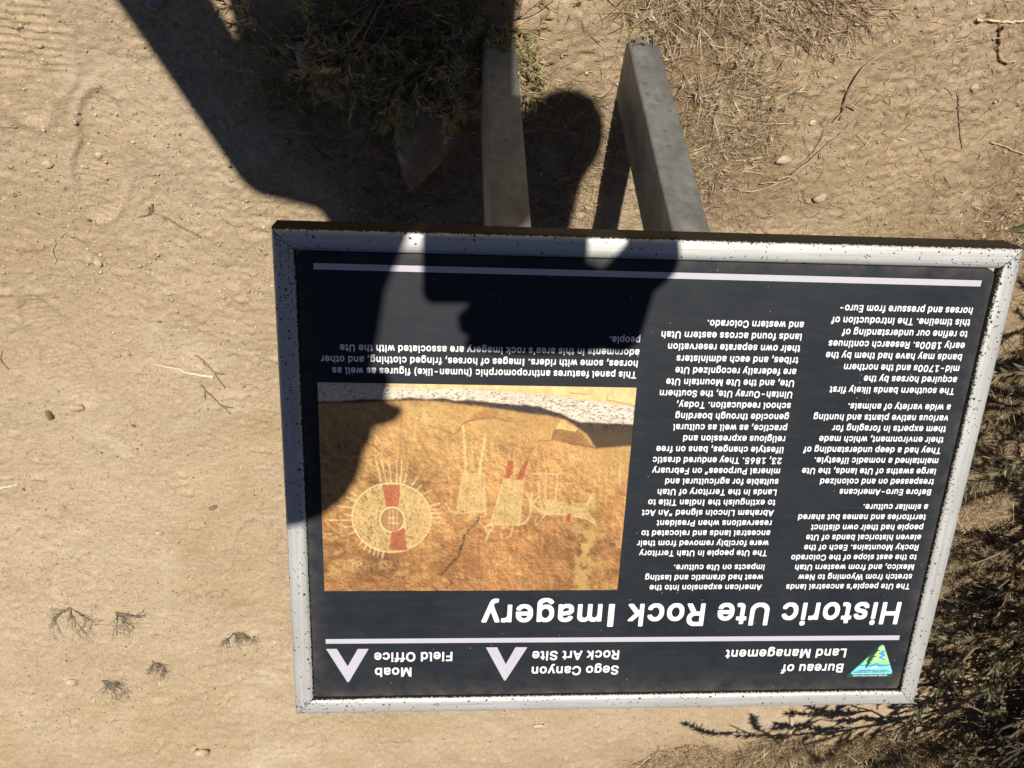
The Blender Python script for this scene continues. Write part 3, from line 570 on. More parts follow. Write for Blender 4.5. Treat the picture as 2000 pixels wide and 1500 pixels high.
# ------------------------------------------------------------------ letter outlines (thousandths of an em) and the text with its measured places
FONT = {
 '(': '314|183,-115,174,-106,136,-31,103,69,90,144,90,269,106,369,120,419,145,490,174,549,188,559,263,559,276,549,277,528,245,453,207,328,194,244,194,169,211,82,232,19,276,-81,277,-101,263,-116',
 ')': '314|48,-115,39,-106,38,-85,99,69,117,144,121,240,109,319,91,390,70,453,39,524,38,544,52,559,123,559,145,540,166,499,195,419,221,299,225,153,203,40,174,-39,145,-97,123,-116',
 ',': '229|48,-139,39,-129,38,-96,68,83,82,94,169,93,179,83,180,63,125,-129,111,-139',
 '-': '494|125,169,115,182,115,249,125,263,362,264,376,253,377,182,367,169',
 '.': '229|90,-24,60,1,51,15,51,69,58,82,85,104,102,109,131,109,148,104,165,92,178,73,183,57,182,19,171,-2,144,-24',
 '0': '494|205,-26,175,-18,136,4,100,40,78,75,62,121,48,188,48,317,70,413,91,454,134,502,175,526,205,535,284,536,330,522,355,507,396,464,422,417,444,329,448,279,444,175,422,92,402,50,371,15,338,-9,292,-26;227,75,259,73,275,78,305,103,322,134,335,171,344,234,340,309,322,375,305,406,285,425,246,438,205,422,191,409,170,371,152,300,152,209,162,163,170,138,192,99,205,87',
 '1': '494|87,-19,77,-5,77,61,86,74,204,76,210,82,210,395,204,400,121,339,96,339,85,353,86,440,208,529,308,529,319,515,319,82,325,76,422,74,431,61,430,-10,417,-20',
 '2': '494|75,-19,64,-5,65,61,269,278,305,328,319,361,313,395,300,416,271,433,237,438,208,429,189,415,174,386,168,353,158,343,75,343,65,353,64,390,78,440,100,475,121,497,166,525,233,538,291,534,325,525,375,493,401,461,413,436,423,403,423,345,418,320,397,274,379,247,226,78,421,75,431,61,430,-10,416,-20',
 '3': '494|192,-26,146,-13,113,3,82,29,58,63,49,84,44,104,46,144,59,152,142,151,152,142,153,125,162,109,184,87,221,73,259,73,300,91,313,103,327,134,327,159,311,192,296,206,271,218,230,227,171,227,158,238,158,313,258,429,80,432,69,446,70,521,84,532,405,531,415,517,414,450,297,313,342,297,375,276,414,234,431,192,436,163,436,125,422,71,407,46,373,13,342,-9,284,-27',
 '5': '494|196,-26,154,-13,125,3,87,40,61,96,61,142,75,152,154,151,164,142,174,109,194,88,225,74,254,73,287,87,308,107,322,134,327,171,308,219,289,238,262,251,229,256,187,243,158,227,104,227,79,232,69,242,69,292,94,521,108,532,396,531,406,517,406,446,397,434,191,430,181,354,183,347,208,352,300,351,350,331,389,296,422,242,431,204,431,121,422,88,396,40,350,-1,316,-18,283,-27',
 '6': '494|204,-26,162,-13,116,19,86,59,73,84,64,121,64,200,73,238,123,334,252,521,266,532,354,531,363,521,363,496,257,338,287,336,337,322,372,300,396,275,413,250,427,213,431,125,426,100,399,44,345,-5,287,-27;239,71,254,70,279,78,295,90,309,104,327,150,327,167,317,196,300,221,254,244,212,235,195,223,186,213,168,171,168,146,182,109,208,82',
 '7': '494|111,-19,101,-10,101,20,305,428,73,431,63,445,64,520,77,530,423,529,433,515,433,436,208,-10,194,-20',
 '8': '494|196,-26,150,-13,107,13,79,40,57,79,52,100,52,171,57,192,75,227,114,267,91,296,74,334,69,359,69,404,82,450,102,479,138,510,171,526,204,536,288,536,334,522,369,500,396,473,414,442,423,409,423,350,410,309,378,267,407,242,431,204,444,146,440,96,431,67,417,44,367,-1,342,-13,292,-27;240,71,275,74,304,87,327,109,336,134,322,175,304,194,284,206,250,215,221,210,190,196,170,175,157,138,170,104,186,88,217,74;236,313,254,312,289,325,306,342,319,375,314,396,300,418,279,431,246,440,200,423,187,409,175,375,178,359,190,338,204,324',
 'A': '521|27,-19,18,-10,18,20,201,520,215,530,306,529,320,515,328,495,495,40,504,11,503,-10,490,-20,401,-18,393,-10,358,95,344,121,177,122,172,120,123,-16,115,-20;210,220,310,220,261,366,256,365',
 'B': '497|71,-19,61,-5,61,520,75,530,296,530,342,521,375,504,396,488,418,461,440,403,440,345,435,324,426,303,396,270,439,224,456,182,461,115,456,86,439,49,388,2,342,-16,317,-20;166,78,250,76,292,80,321,89,340,103,351,124,351,153,331,186,300,204,279,209,167,208;166,307,254,305,300,318,317,330,335,365,326,399,309,417,275,430,167,429',
 'C': '551|239,-26,193,-13,147,12,103,50,79,84,54,138,45,175,41,200,41,309,54,371,79,425,107,463,145,496,193,522,222,532,243,536,330,536,372,526,410,510,439,490,470,459,502,404,516,359,515,338,501,327,418,328,408,338,398,367,382,392,355,414,318,431,285,436,226,418,195,396,179,375,158,334,150,304,145,234,154,188,167,154,193,115,214,99,235,87,285,73,330,82,370,104,394,134,408,171,418,181,505,181,515,171,516,150,502,104,477,59,439,19,410,-1,372,-18,330,-27',
 'D': '543|71,-19,61,-5,61,520,75,530,284,530,334,521,392,496,409,484,464,424,485,382,498,336,502,307,502,203,493,153,464,86,406,24,359,-2,334,-11,292,-20;166,78,221,76,300,89,352,120,385,174,398,232,398,278,385,336,354,388,300,421,263,430,166,428',
 'E': '460|71,-19,61,-5,61,520,75,530,404,529,415,515,415,445,404,431,166,428,167,306,388,304,398,290,398,224,384,209,167,208,165,82,171,76,404,75,415,61,414,-10,400,-20',
 'F': '451|71,-19,61,-5,61,520,75,530,400,529,411,515,411,445,400,431,171,430,165,424,167,302,375,300,386,286,385,211,371,201,167,199,164,-10,150,-20',
 'G': '561|239,-26,193,-13,151,7,103,50,79,84,58,125,45,175,41,200,41,309,54,371,79,425,103,459,133,488,172,514,218,531,243,536,330,536,380,522,422,501,470,459,507,396,516,363,515,338,501,327,418,328,408,338,386,384,364,407,339,422,314,431,285,436,226,418,195,396,167,354,154,321,145,275,150,204,158,175,179,134,214,99,247,82,285,73,343,87,365,100,389,124,407,159,408,175,297,177,283,188,282,263,297,277,510,276,520,263,520,167,511,121,498,88,470,46,426,7,397,-9,335,-27',
 'H': '558|71,-19,61,-5,63,521,75,530,150,530,164,520,167,311,388,309,394,315,395,520,409,530,489,528,498,515,496,-11,484,-20,409,-20,395,-10,392,208,171,209,165,203,164,-10,150,-20',
 'I': '311|101,-19,91,-5,91,515,105,530,209,530,224,515,224,-5,209,-20',
 'L': '434|71,-19,61,-5,61,515,75,530,150,530,165,515,166,78,392,75,402,61,402,-5,388,-20',
 'M': '669|71,-19,61,-5,61,515,65,524,75,530,179,530,192,521,334,158,339,161,475,517,492,530,596,530,604,526,611,515,611,-5,606,-14,596,-20,517,-20,503,-10,500,282,385,-10,371,-20,300,-20,282,-5,167,282,164,-10,150,-20',
 'N': '564|71,-19,61,-5,63,521,75,530,163,530,181,515,396,181,399,520,413,530,498,528,506,515,504,-11,492,-20,400,-20,381,-5,167,331,164,-10,150,-20',
 'O': '574|239,-26,193,-13,147,12,107,46,79,84,54,138,45,175,41,200,41,309,54,371,75,417,112,467,145,496,193,522,222,532,243,536,330,536,393,518,424,500,474,454,502,413,523,359,532,317,532,192,519,134,502,96,474,54,436,17,393,-9,355,-22,330,-27;278,75,293,73,318,78,372,107,398,138,415,171,428,225,424,304,415,338,398,371,372,402,355,414,289,436,226,418,193,394,158,334,145,275,150,204,167,154,179,134,195,113,226,91',
 'P': '486|71,-19,61,-5,61,520,75,530,292,530,338,521,367,508,421,459,435,436,447,399,448,303,426,245,385,199,334,173,279,163,167,162,164,-10,150,-20;166,265,263,263,314,282,326,295,344,340,339,374,329,396,309,417,271,430,167,429',
 'R': '490|71,-19,61,-5,61,520,75,530,292,530,325,525,375,504,419,465,439,432,452,374,452,332,447,299,426,249,370,195,468,15,468,-10,454,-20,363,-19,349,-5,332,24,254,171,246,176,171,176,165,170,164,-10,150,-20;166,278,267,276,319,295,331,307,344,340,343,365,329,400,317,412,271,430,167,429',
 'S': '488|191,-28,124,-7,95,13,70,38,52,65,40,102,39,144,43,152,53,159,137,158,146,148,156,111,174,92,195,80,228,71,266,72,316,93,332,109,342,127,342,148,330,169,299,187,166,226,128,243,99,263,74,288,60,311,51,344,51,402,60,436,77,465,124,508,157,524,191,534,224,538,303,534,337,524,370,508,412,471,425,452,438,423,443,398,439,365,428,359,345,360,335,369,330,394,316,413,287,429,253,438,203,429,174,411,160,390,160,365,181,340,207,326,341,287,403,250,434,215,446,186,451,157,447,94,430,52,414,32,378,1,345,-15,291,-29',
 'T': '490|201,-19,191,-5,191,424,184,430,43,431,32,445,33,520,47,530,447,529,457,515,457,445,447,431,300,428,298,-10,284,-20',
 'U': '558|229,-27,171,-11,117,26,82,70,66,111,61,132,61,520,75,530,150,530,164,520,165,178,170,153,182,124,199,103,225,85,284,72,334,85,360,103,376,124,389,157,394,186,395,520,409,530,488,529,498,516,498,136,485,86,467,56,446,34,419,7,388,-11,325,-28',
 'W': '727|165,-19,151,-1,18,486,17,515,21,524,31,530,111,530,124,520,215,178,301,507,315,529,406,530,420,520,501,211,509,182,515,179,601,515,619,530,694,530,702,526,709,515,708,482,571,-10,556,-20,469,-20,455,-10,365,319,359,315,274,-5,256,-20',
 'Y': '513|215,-19,204,-5,203,195,22,486,17,499,18,520,31,530,119,530,127,526,256,320,386,526,394,530,486,529,496,515,491,486,309,195,308,-10,294,-20',
 'a': '430|137,-28,108,-19,79,-3,44,36,31,74,31,144,36,161,50,184,70,205,108,225,162,238,266,252,272,257,272,274,258,296,229,308,204,309,156,286,133,256,100,255,48,274,43,282,44,311,60,340,94,374,125,391,175,405,250,405,291,396,329,375,348,357,372,315,377,294,376,-10,362,-20,291,-20,275,-6,241,-23,220,-29;177,69,208,68,250,88,272,124,275,156,195,146,145,126,135,107,140,90,154,77',
 'b': '465|209,-27,193,-23,155,-2,149,-14,138,-20,68,-20,54,-9,53,516,63,529,138,530,152,520,155,379,193,400,213,405,284,405,318,396,357,374,386,345,406,316,423,274,432,224,432,153,415,78,394,41,353,-1,309,-23,288,-28;232,70,263,73,282,82,299,99,319,136,328,178,323,228,306,270,280,296,243,309,201,296,176,271,162,241,153,195,162,136,179,103,201,81',
 'c': '437|183,-27,153,-19,118,-1,72,45,52,78,35,141,35,236,40,261,48,286,74,334,128,383,153,396,191,405,262,405,287,400,341,375,380,336,400,299,400,266,383,252,345,243,316,243,303,251,289,278,262,300,224,309,187,296,161,270,140,211,139,170,148,132,173,91,216,69,237,69,270,81,283,91,305,128,320,138,337,138,393,124,401,111,400,78,392,57,366,26,338,-1,303,-19,270,-28',
 'd': '465|174,-27,145,-19,112,1,70,43,48,86,35,141,35,236,48,291,76,341,112,376,137,392,183,405,249,405,308,383,311,520,324,530,403,529,414,516,413,-9,399,-20,328,-20,318,-14,312,-2,274,-23,253,-28;214,70,228,68,249,73,270,84,300,128,310,166,310,216,288,274,266,296,228,309,203,304,168,282,152,257,139,211,143,149,161,107,178,85',
 'e': '445|187,-27,153,-19,120,-2,85,28,61,61,44,99,35,141,35,236,48,286,69,328,118,378,153,396,191,405,262,405,324,383,380,332,392,311,410,257,413,157,399,147,149,147,144,145,144,136,161,103,174,88,220,69,241,68,278,81,305,116,320,126,341,126,395,113,405,103,405,74,387,39,353,5,312,-19,274,-28;149,245,295,243,300,249,278,287,249,304,220,309,191,300,174,288,156,270',
 'f': '295|92,-19,82,-5,82,299,76,305,22,305,9,314,8,390,22,401,81,403,83,474,97,500,130,533,180,551,242,551,267,546,282,528,282,499,269,457,255,447,205,450,191,440,182,415,183,403,188,401,255,401,265,395,269,386,269,320,259,306,188,305,182,299,181,-10,167,-20',
 'g': '466|178,-170,133,-157,87,-129,52,-85,53,-54,108,-21,128,-21,162,-53,191,-70,208,-75,249,-74,295,-49,309,-18,309,2,303,5,283,-7,249,-16,183,-16,120,5,76,44,52,82,35,144,35,240,44,282,72,336,114,377,158,399,178,404,253,404,274,399,312,378,315,390,324,399,403,399,414,386,414,-43,409,-68,389,-106,351,-143,324,-157,274,-171;218,82,249,84,278,100,305,144,310,165,310,219,292,269,266,295,233,309,191,299,168,282,152,257,139,211,140,169,161,115,191,89',
 'h': '451|63,-19,53,-5,53,515,68,530,138,530,153,515,155,383,213,405,288,404,326,392,340,382,370,353,386,328,399,274,399,-5,384,-20,309,-20,296,-10,295,245,290,265,272,292,251,304,230,307,209,304,183,290,166,270,158,249,153,215,152,-10,138,-20',
 'i': '208|65,-19,54,-5,54,386,69,401,140,401,154,386,154,-5,140,-20;81,423,61,434,43,457,43,507,73,542,136,542,166,507,166,457,148,434,127,423',
 'k': '422|63,-19,53,-5,53,515,68,530,138,530,153,515,155,262,293,400,384,401,398,390,397,364,255,215,402,28,411,15,411,-5,397,-20,301,-19,172,140,153,120,152,-10,138,-20',
 'l': '230|122,-21,97,-13,70,13,53,51,53,513,68,528,138,528,152,517,153,109,159,78,168,73,203,71,215,55,220,30,219,-8,209,-17,197,-22',
 'm': '651|63,-19,53,-5,53,386,62,399,138,401,149,395,155,383,176,396,205,405,276,405,309,392,343,364,372,387,397,400,418,405,497,405,526,396,568,363,586,336,599,286,599,-5,590,-18,509,-20,496,-10,495,261,480,292,443,309,418,304,399,295,378,257,377,-10,363,-20,288,-20,280,-16,274,-5,274,257,257,295,218,309,180,292,157,253,153,224,152,-10,138,-20',
 'n': '451|63,-19,53,-5,54,390,68,401,138,401,159,383,213,405,284,405,338,383,381,336,399,274,398,-10,384,-20,309,-20,296,-10,295,245,290,265,272,292,251,304,230,307,209,304,183,290,166,270,158,249,153,215,152,-10,138,-20',
 'o': '456|183,-27,153,-19,118,-1,72,45,52,78,35,141,35,236,40,261,48,286,74,334,128,383,153,396,191,405,262,405,287,400,312,392,345,372,383,334,409,286,422,228,422,145,417,120,409,91,388,49,328,-6,303,-19,266,-28;214,70,233,68,253,73,283,90,309,132,318,170,318,207,300,261,270,296,228,309,187,296,164,274,152,253,139,207,144,145,161,107,174,89',
 'p': '465|63,-162,53,-148,54,389,68,400,138,400,151,391,155,378,180,395,209,404,288,404,322,395,353,377,393,337,415,298,423,273,432,227,432,152,423,102,411,69,388,34,359,4,305,-24,280,-29,218,-29,197,-24,155,-3,152,-152,138,-163;243,69,272,76,302,102,323,152,328,202,315,252,295,285,268,303,234,308,205,299,188,287,175,269,158,227,153,185,158,152,180,100,197,84,222,72',
 'q': '465|320,-162,310,-148,308,-3,270,-24,245,-29,187,-29,149,-20,110,2,76,35,44,98,35,139,35,239,52,302,70,333,99,366,120,382,170,403,258,404,312,378,316,391,328,400,399,400,413,389,414,-148,399,-163;224,69,245,72,280,94,296,119,310,164,310,214,288,273,266,295,233,308,199,303,168,281,152,256,139,210,139,169,148,131,161,106,187,80',
 'r': '300|63,-19,53,-5,54,390,68,401,138,401,155,387,201,405,276,404,286,390,284,310,272,301,226,305,205,300,176,283,158,253,153,224,152,-10,138,-20',
 's': '406|155,-27,121,-19,96,-6,65,20,49,41,37,74,38,109,46,117,92,126,126,125,151,86,188,68,217,68,251,81,260,91,264,107,256,120,238,129,121,160,88,180,63,206,49,232,49,316,63,342,96,376,134,396,171,405,251,404,301,388,340,353,364,307,363,276,355,269,317,259,280,259,269,266,259,284,238,304,221,309,192,309,159,292,154,270,167,256,188,248,284,225,330,201,355,176,368,149,374,128,374,86,368,61,355,35,326,5,284,-19,246,-28',
 't': '268|147,-23,122,-15,105,-3,80,22,70,40,65,61,65,299,59,305,17,306,7,320,8,390,17,400,64,403,65,478,80,493,155,492,165,478,167,403,234,400,244,386,244,320,240,311,230,305,172,305,165,299,165,111,176,77,188,72,230,76,242,67,253,24,252,-10,230,-24',
 'u': '451|163,-24,134,-16,97,8,75,35,58,73,53,94,54,389,68,400,138,400,152,389,153,160,158,123,166,102,183,85,222,71,243,76,272,93,290,123,294,139,296,389,309,400,388,399,399,385,398,-11,384,-21,313,-21,293,-1,259,-20,238,-25',
 'v': '430|170,-19,160,-10,152,11,23,349,18,365,19,390,32,401,112,401,124,392,206,165,216,152,303,388,320,401,403,400,413,390,413,365,271,-5,253,-20',
 'w': '608|146,-19,136,-10,124,28,28,345,23,386,29,397,38,401,113,401,129,388,182,195,192,177,249,386,263,400,342,401,360,386,417,177,422,182,479,388,496,401,571,401,581,395,586,386,585,361,480,15,467,-16,458,-20,383,-20,367,-7,304,207,243,-5,225,-20',
 'x': '420|32,-19,22,-10,22,15,144,195,35,357,30,370,34,395,44,401,132,400,145,386,211,286,290,400,378,401,386,397,392,386,387,357,281,203,276,190,391,24,396,11,392,-14,382,-20,294,-19,211,102,140,-3,123,-19',
 'y': '430|70,-164,56,-159,47,-146,47,-126,60,-76,70,-66,112,-68,128,-61,150,-26,155,4,23,349,18,366,19,391,32,402,112,402,124,393,216,148,303,389,320,402,403,401,414,387,409,354,246,-71,230,-105,199,-140,166,-160,145,-165',
 'z': '421|53,-19,42,-5,43,61,227,299,57,302,46,315,48,392,61,401,367,399,375,386,375,320,193,82,198,76,369,75,380,61,378,-11,365,-20',
 '’': '218|62,299,53,309,52,342,82,521,96,532,183,531,193,521,194,500,139,309,125,298',
 '“': '341|62,299,53,309,52,334,103,521,117,532,183,531,193,521,194,500,164,309,150,298;187,299,178,309,177,342,228,521,242,532,304,531,314,521,315,484,284,309,271,298',
 '”': '341|62,299,53,309,52,342,82,521,96,532,183,531,193,521,193,496,139,309,125,298;183,299,174,309,173,329,203,517,221,532,304,531,314,521,315,492,264,309,250,298',
}
LINES = {
 'mid': [
  ('American expansion into the', 0.1862, 0.3746, 0.1363),
  ('west had dramatic and lasting', 0.1862, 0.3609, 0.1431),
  ('impacts on Ute culture.', 0.1862, 0.3471, 0.1104),
  ('The Ute people in Utah Territory', 0.1862, 0.328, 0.1529),
  ('were forcibly removed from their', 0.1862, 0.3147, 0.1565),
  ('ancestral lands and relocated to', 0.1862, 0.3014, 0.1529),
  ('reservations when President', 0.1862, 0.2881, 0.1362),
  ('Abraham Lincoln signed “An Act', 0.1862, 0.2748, 0.1547),
  ('to extinguish the Indian Title to', 0.1862, 0.2615, 0.1489),
  ('Lands in the Territory of Utah', 0.1862, 0.2482, 0.1396),
  ('suitable for agricultural and', 0.1862, 0.2349, 0.1322),
  ('mineral Purposes” on February', 0.1862, 0.2216, 0.148),
  ('23, 1865. They endured drastic', 0.1862, 0.2083, 0.1488),
  ('lifestyle changes, bans on free', 0.1862, 0.195, 0.1461),
  ('religious expression and', 0.1862, 0.1817, 0.1175),
  ('practice, as well as cultural', 0.1862, 0.1684, 0.1298),
  ('genocide through boarding', 0.1862, 0.1551, 0.129),
  ('school reeducation. Today,', 0.1862, 0.1418, 0.1292),
  ('Uintah-Ouray Ute, the Southern', 0.1862, 0.1285, 0.1492),
  ('Ute, and the Ute Mountain Ute', 0.1862, 0.1152, 0.1432),
  ('are federally recognized Ute', 0.1862, 0.1019, 0.1345),
  ('tribes, and each administers', 0.1862, 0.0886, 0.1348),
  ('their own separate reservation', 0.1862, 0.0753, 0.1457),
  ('lands found across eastern Utah', 0.1862, 0.062, 0.1541),
  ('and western Colorado.', 0.1862, 0.0487, 0.106),
 ],
 'right': [
  ('The Ute people’s ancestral lands', 0.0021, 0.3745, 0.1547),
  ('stretch from Wyoming to New', 0.0021, 0.361, 0.1417),
  ('Mexico, and from western Utah', 0.0021, 0.3475, 0.1482),
  ('to the east slope of the Colorado', 0.0021, 0.3341, 0.1547),
  ('Rocky Mountains. Each of the', 0.0021, 0.3206, 0.1412),
  ('eleven historical bands of Ute', 0.0021, 0.3071, 0.1409),
  ('people had their own distinct', 0.0021, 0.2937, 0.1369),
  ('territories and names but shared', 0.0021, 0.2802, 0.1549),
  ('a similar culture.', 0.0021, 0.2667, 0.0794),
  ('Before Euro-Americans', 0.0021, 0.2472, 0.1109),
  ('trespassed on and colonized', 0.0021, 0.234, 0.1363),
  ('large swaths of Ute lands, the Ute', 0.0021, 0.2208, 0.1595),
  ('maintained a nomadic lifestyle.', 0.0021, 0.2075, 0.1476),
  ('They had a deep understanding of', 0.0021, 0.1943, 0.1618),
  ('their environment, which made', 0.0021, 0.181, 0.146),
  ('them experts in foraging for', 0.0021, 0.1678, 0.133),
  ('various native plants and hunting', 0.0021, 0.1546, 0.1569),
  ('a wide variety of animals.', 0.0021, 0.1413, 0.1199),
  ('The southern bands likely first', 0.0021, 0.1218, 0.1437),
  ('acquired horses by the', 0.0021, 0.1085, 0.1075),
  ('mid-1700s and the northern', 0.0021, 0.0953, 0.1327),
  ('bands may have had them by the', 0.0021, 0.082, 0.1549),
  ('early 1800s. Research continues', 0.0021, 0.0688, 0.1542),
  ('to refine our understanding of', 0.0021, 0.0555, 0.1411),
  ('this timeline. The introduction of', 0.0021, 0.0423, 0.1552),
  ('horses and pressure from Euro-', 0.0021, 0.029, 0.1492),
 ],
 'cap': [
  ('This panel features anthropomorphic (human-like) figures as well as', 0.362, 0.1079, 0.3228),
  ('horses, some with riders. Images of horses, fringed clothing, and other', 0.3614, 0.0954, 0.3345),
  ('adornments in this area’s rock imagery are associated with the Ute', 0.361, 0.0827, 0.3153),
  ('people.', 0.3612, 0.0688, 0.034),
 ],
 'head': [
  ('Historic Ute Rock Imagery', 0.0046, 0.4004, 0.5154),
  ('Bureau of', 0.0638, 0.4902, 0.0808),
  ('Land Management', 0.0638, 0.4676, 0.1546),
  ('Sego Canyon', 0.3485, 0.4889, 0.1087),
  ('Rock Art Site', 0.3492, 0.4665, 0.1079),
  ('Moab', 0.5995, 0.4879, 0.0455),
  ('Field Office', 0.551, 0.4661, 0.0944),
 ],
}

# ------------------------------------------------------------------ the sign
SO = Vector((-0.57685, 0.63604, -0.68003 + CAM_H)); TL = 0.5167115
SS = Vector((1, 0, 0)); ST = Vector((0, math.cos(TL), math.sin(TL))); SN = SS.cross(ST)
sign = tag(empty('interpretive_sign', (-.217, .84, 0)), 'black interpretive sign with rock art photo in a speckled metal frame on two posts', 'sign')
def plane_matrix(s, t, h=0, ang=0):
    p = SO + SS * s + ST * t + SN * h; a = SS * math.cos(ang) + ST * math.sin(ang); b = SN.cross(a)
    return Matrix(((a.x, b.x, SN.x, p.x - sign.location.x), (a.y, b.y, SN.y, p.y - sign.location.y), (a.z, b.z, SN.z, p.z), (0, 0, 0, 1)))
def place(o, parent, mat): o.parent = parent; o.matrix_basis = mat; return o
S0, S1, T0, T1, RW, TOP = -0.0365, 0.7397, -0.0375, 0.5518, 0.0228, .005

def rail(s, t, L, ang, name='frame_rail', grime_shade=(1, 1, .3), seed=0):
    # cross-section from the back edge of the outer side, over the rounded top, down to the panel
    prof = [(.0, -.034), (.0, -.024), (.0, -.012), (.0, -.004), (.0004, .001), (.0013, .0038), (.0030, TOP), (.0065, TOP + .0005), (.011, TOP + .0006), (.0145, TOP + .0006), (.0178, TOP + .0003), (.0202, TOP - .0005), (.0218, TOP - .0021), (RW, .0008), (RW, -.002)]
    n = 150; V = []; G = []
    rng = np.random.default_rng(seed)
    for k in range(n + 1):
        for j, (c, h) in enumerate(prof):
            u = c + .0004 + (L - 2 * c - .0008) * k / n; V.append((u, c, h))
            end = min(u - c, L - u - c); e = math.exp(-max(end, 0) / .022) * .75; far = math.exp(-(u if seed != 4 else L - u) / .10) * grime_shade[2]
            inner = math.exp(-max(RW - c, 0) / .0055) * grime_shade[1]; outer = math.exp(-c / .0030) * grime_shade[0] * (1 if h > -.001 else .25)
            wav = .75 + .9 * float(vnoise(np.array([u * 30]), np.array([seed + 3.])) [0])
            g = min(1, .055 + e * .45 + (inner * .50 + outer * .60) * wav + far * .75)
            solid = .97 if (j < 5 and grime_shade[0] >= 1) else max(grime_shade[1] * max(0, 1 - (RW - c) / (.0024 + .003 * e + (.006 if seed == 4 else .0016) * wav * math.exp(-(u if seed != 4 else L - u) / .2))) * .9, 0) + grime_shade[0] * max(0, 1 - c / .0042) * (.8 if h > -.001 else .25)  # outer side of the lower rail painted dark as shade; ragged dark edges elsewhere
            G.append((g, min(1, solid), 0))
    V = np.array(V); m = len(prof); i = np.arange((n + 1) * m).reshape(n + 1, m)
    F = np.stack([i[:-1, :-1], i[1:, :-1], i[1:, 1:], i[:-1, 1:]], -1).reshape(-1, 4)
    Vb = np.array([(0.0002, 0, -.034), (L - .0002, 0, -.034), (L - RW, RW, -.034), (RW, RW, -.034)]); o = len(V)
    F = np.concatenate([F, [[o, o + 3, o + 2, o + 1]]]); V = np.concatenate([V, Vb]); G += [(0, 0, 0)] * 4
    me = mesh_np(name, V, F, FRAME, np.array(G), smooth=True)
    return place(obj(name, me), sign, plane_matrix(s, t, 0, ang))
LB, LH = S1 - S0, T1 - T0
rail(S0, T0, LB, 0, grime_shade=(1.0, .12, .15), seed=1)            # lower rail of the text, nearest the reader
rail(S1, T0, LH, PI / 2, grime_shade=(.35, .75, .95), seed=2)
rail(S1, T1, LB, PI, grime_shade=(.10, 1.0, .2), seed=3)
rail(S0, T1, LH, -PI / 2, grime_shade=(.3, .85, .5), seed=4)

def rrect(x0, y0, x1, y1, r, k=6):
    P = []
    for cx, cy, a in ((x1 - r, y0 + r, -PI / 2), (x1 - r, y1 - r, 0), (x0 + r, y1 - r, PI / 2), (x0 + r, y0 + r, PI)):
        P += [(cx + r * math.cos(a + PI / 2 * j / k), cy + r * math.sin(a + PI / 2 * j / k)) for j in range(k + 1)]
    return P
def prism(name, P, h0, h1, mat):
    n = len(P); V = [(x, y, h1) for x, y in P] + [(x, y, h0) for x, y in P]
    me = bpy.data.meshes.new(name); me.from_pydata(V, [], [tuple(range(n)), tuple(range(2 * n - 1, n - 1, -1))] + [(k, n + k, n + (k + 1) % n, (k + 1) % n) for k in range(n)]); me.materials.append(mat); me.update(); return me
place(obj('backing_board', prism('backing_board', rrect(S0 + .004, T0 + .004, S1 - .004, T1 - .004, .004), -.012, -.0042, TAN_BOARD)), sign, plane_matrix(0, 0))
place(obj('back_cover', prism('back_cover', rrect(S0 + .0012, T0 + .0012, S1 - .0012, T1 - .0012, .003), -.033, -.0125, POST)), sign, plane_matrix(0, 0))
def panel_mesh():
    x0, y0, x1, y1 = S0 + RW - .0015 + .0022, T0 + RW + .0012, S1 - RW - .0004, T1 - RW + .003
    P = rrect(x0, y0, x1, y1, .009, 8); me = prism('text_panel', P, -.0040, 0, PANEL); me2 = None
    nx, ny = 120, 90; X, Y = np.meshgrid(np.linspace(x0, x1, nx), np.linspace(y0, y1, ny)); r = .009
    X, Y = X.ravel().copy(), Y.ravel().copy()
    for sx, cx in ((-1, x0 + r), (1, x1 - r)):
        for sy, cy in ((-1, y0 + r), (1, y1 - r)):
            k = ((X - cx) * sx > 0) & ((Y - cy) * sy > 0); dx, dy = (X[k] - cx), (Y[k] - cy); d = np.hypot(dx, dy); mx = np.maximum(np.abs(dx), np.abs(dy)); f = np.where(d > 0, mx / np.maximum(d, 1e-9), 1); X[k] = cx + dx * f; Y[k] = cy + dy * f
    i = np.arange(nx * ny).reshape(ny, nx); F = np.stack([i[:-1, :-1], i[:-1, 1:], i[1:, 1:], i[1:, :-1]], -1).reshape(-1, 4)
    e = np.minimum(np.minimum(X - x0, x1 - X), np.minimum(Y - y0, y1 - Y)); g = np.exp(-e / .010) * .55 + .05
    g += .5 * np.exp(-(y1 - Y) / .012) * (Y > .4); g = np.clip(g, 0, 1)
    # side wall of the sheet
    n = len(P); V = np.c_[X, Y, np.zeros_like(X)]; o = len(V); V = np.concatenate([V, [(x, y, -.0001) for x, y in P], [(x, y, -.0040) for x, y in P]])
    F2 = [[o + k, o + n + k, o + n + (k + 1) % n, o + (k + 1) % n] for k in range(n)]
    col = np.zeros((len(V), 3)); col[:o, 0] = g; col[o:, 0] = .8
    return mesh_np('text_panel', V, np.concatenate([F, F2]), PANEL, col)
panel = place(obj('text_panel', panel_mesh()), sign, plane_matrix(0, 0, 0))

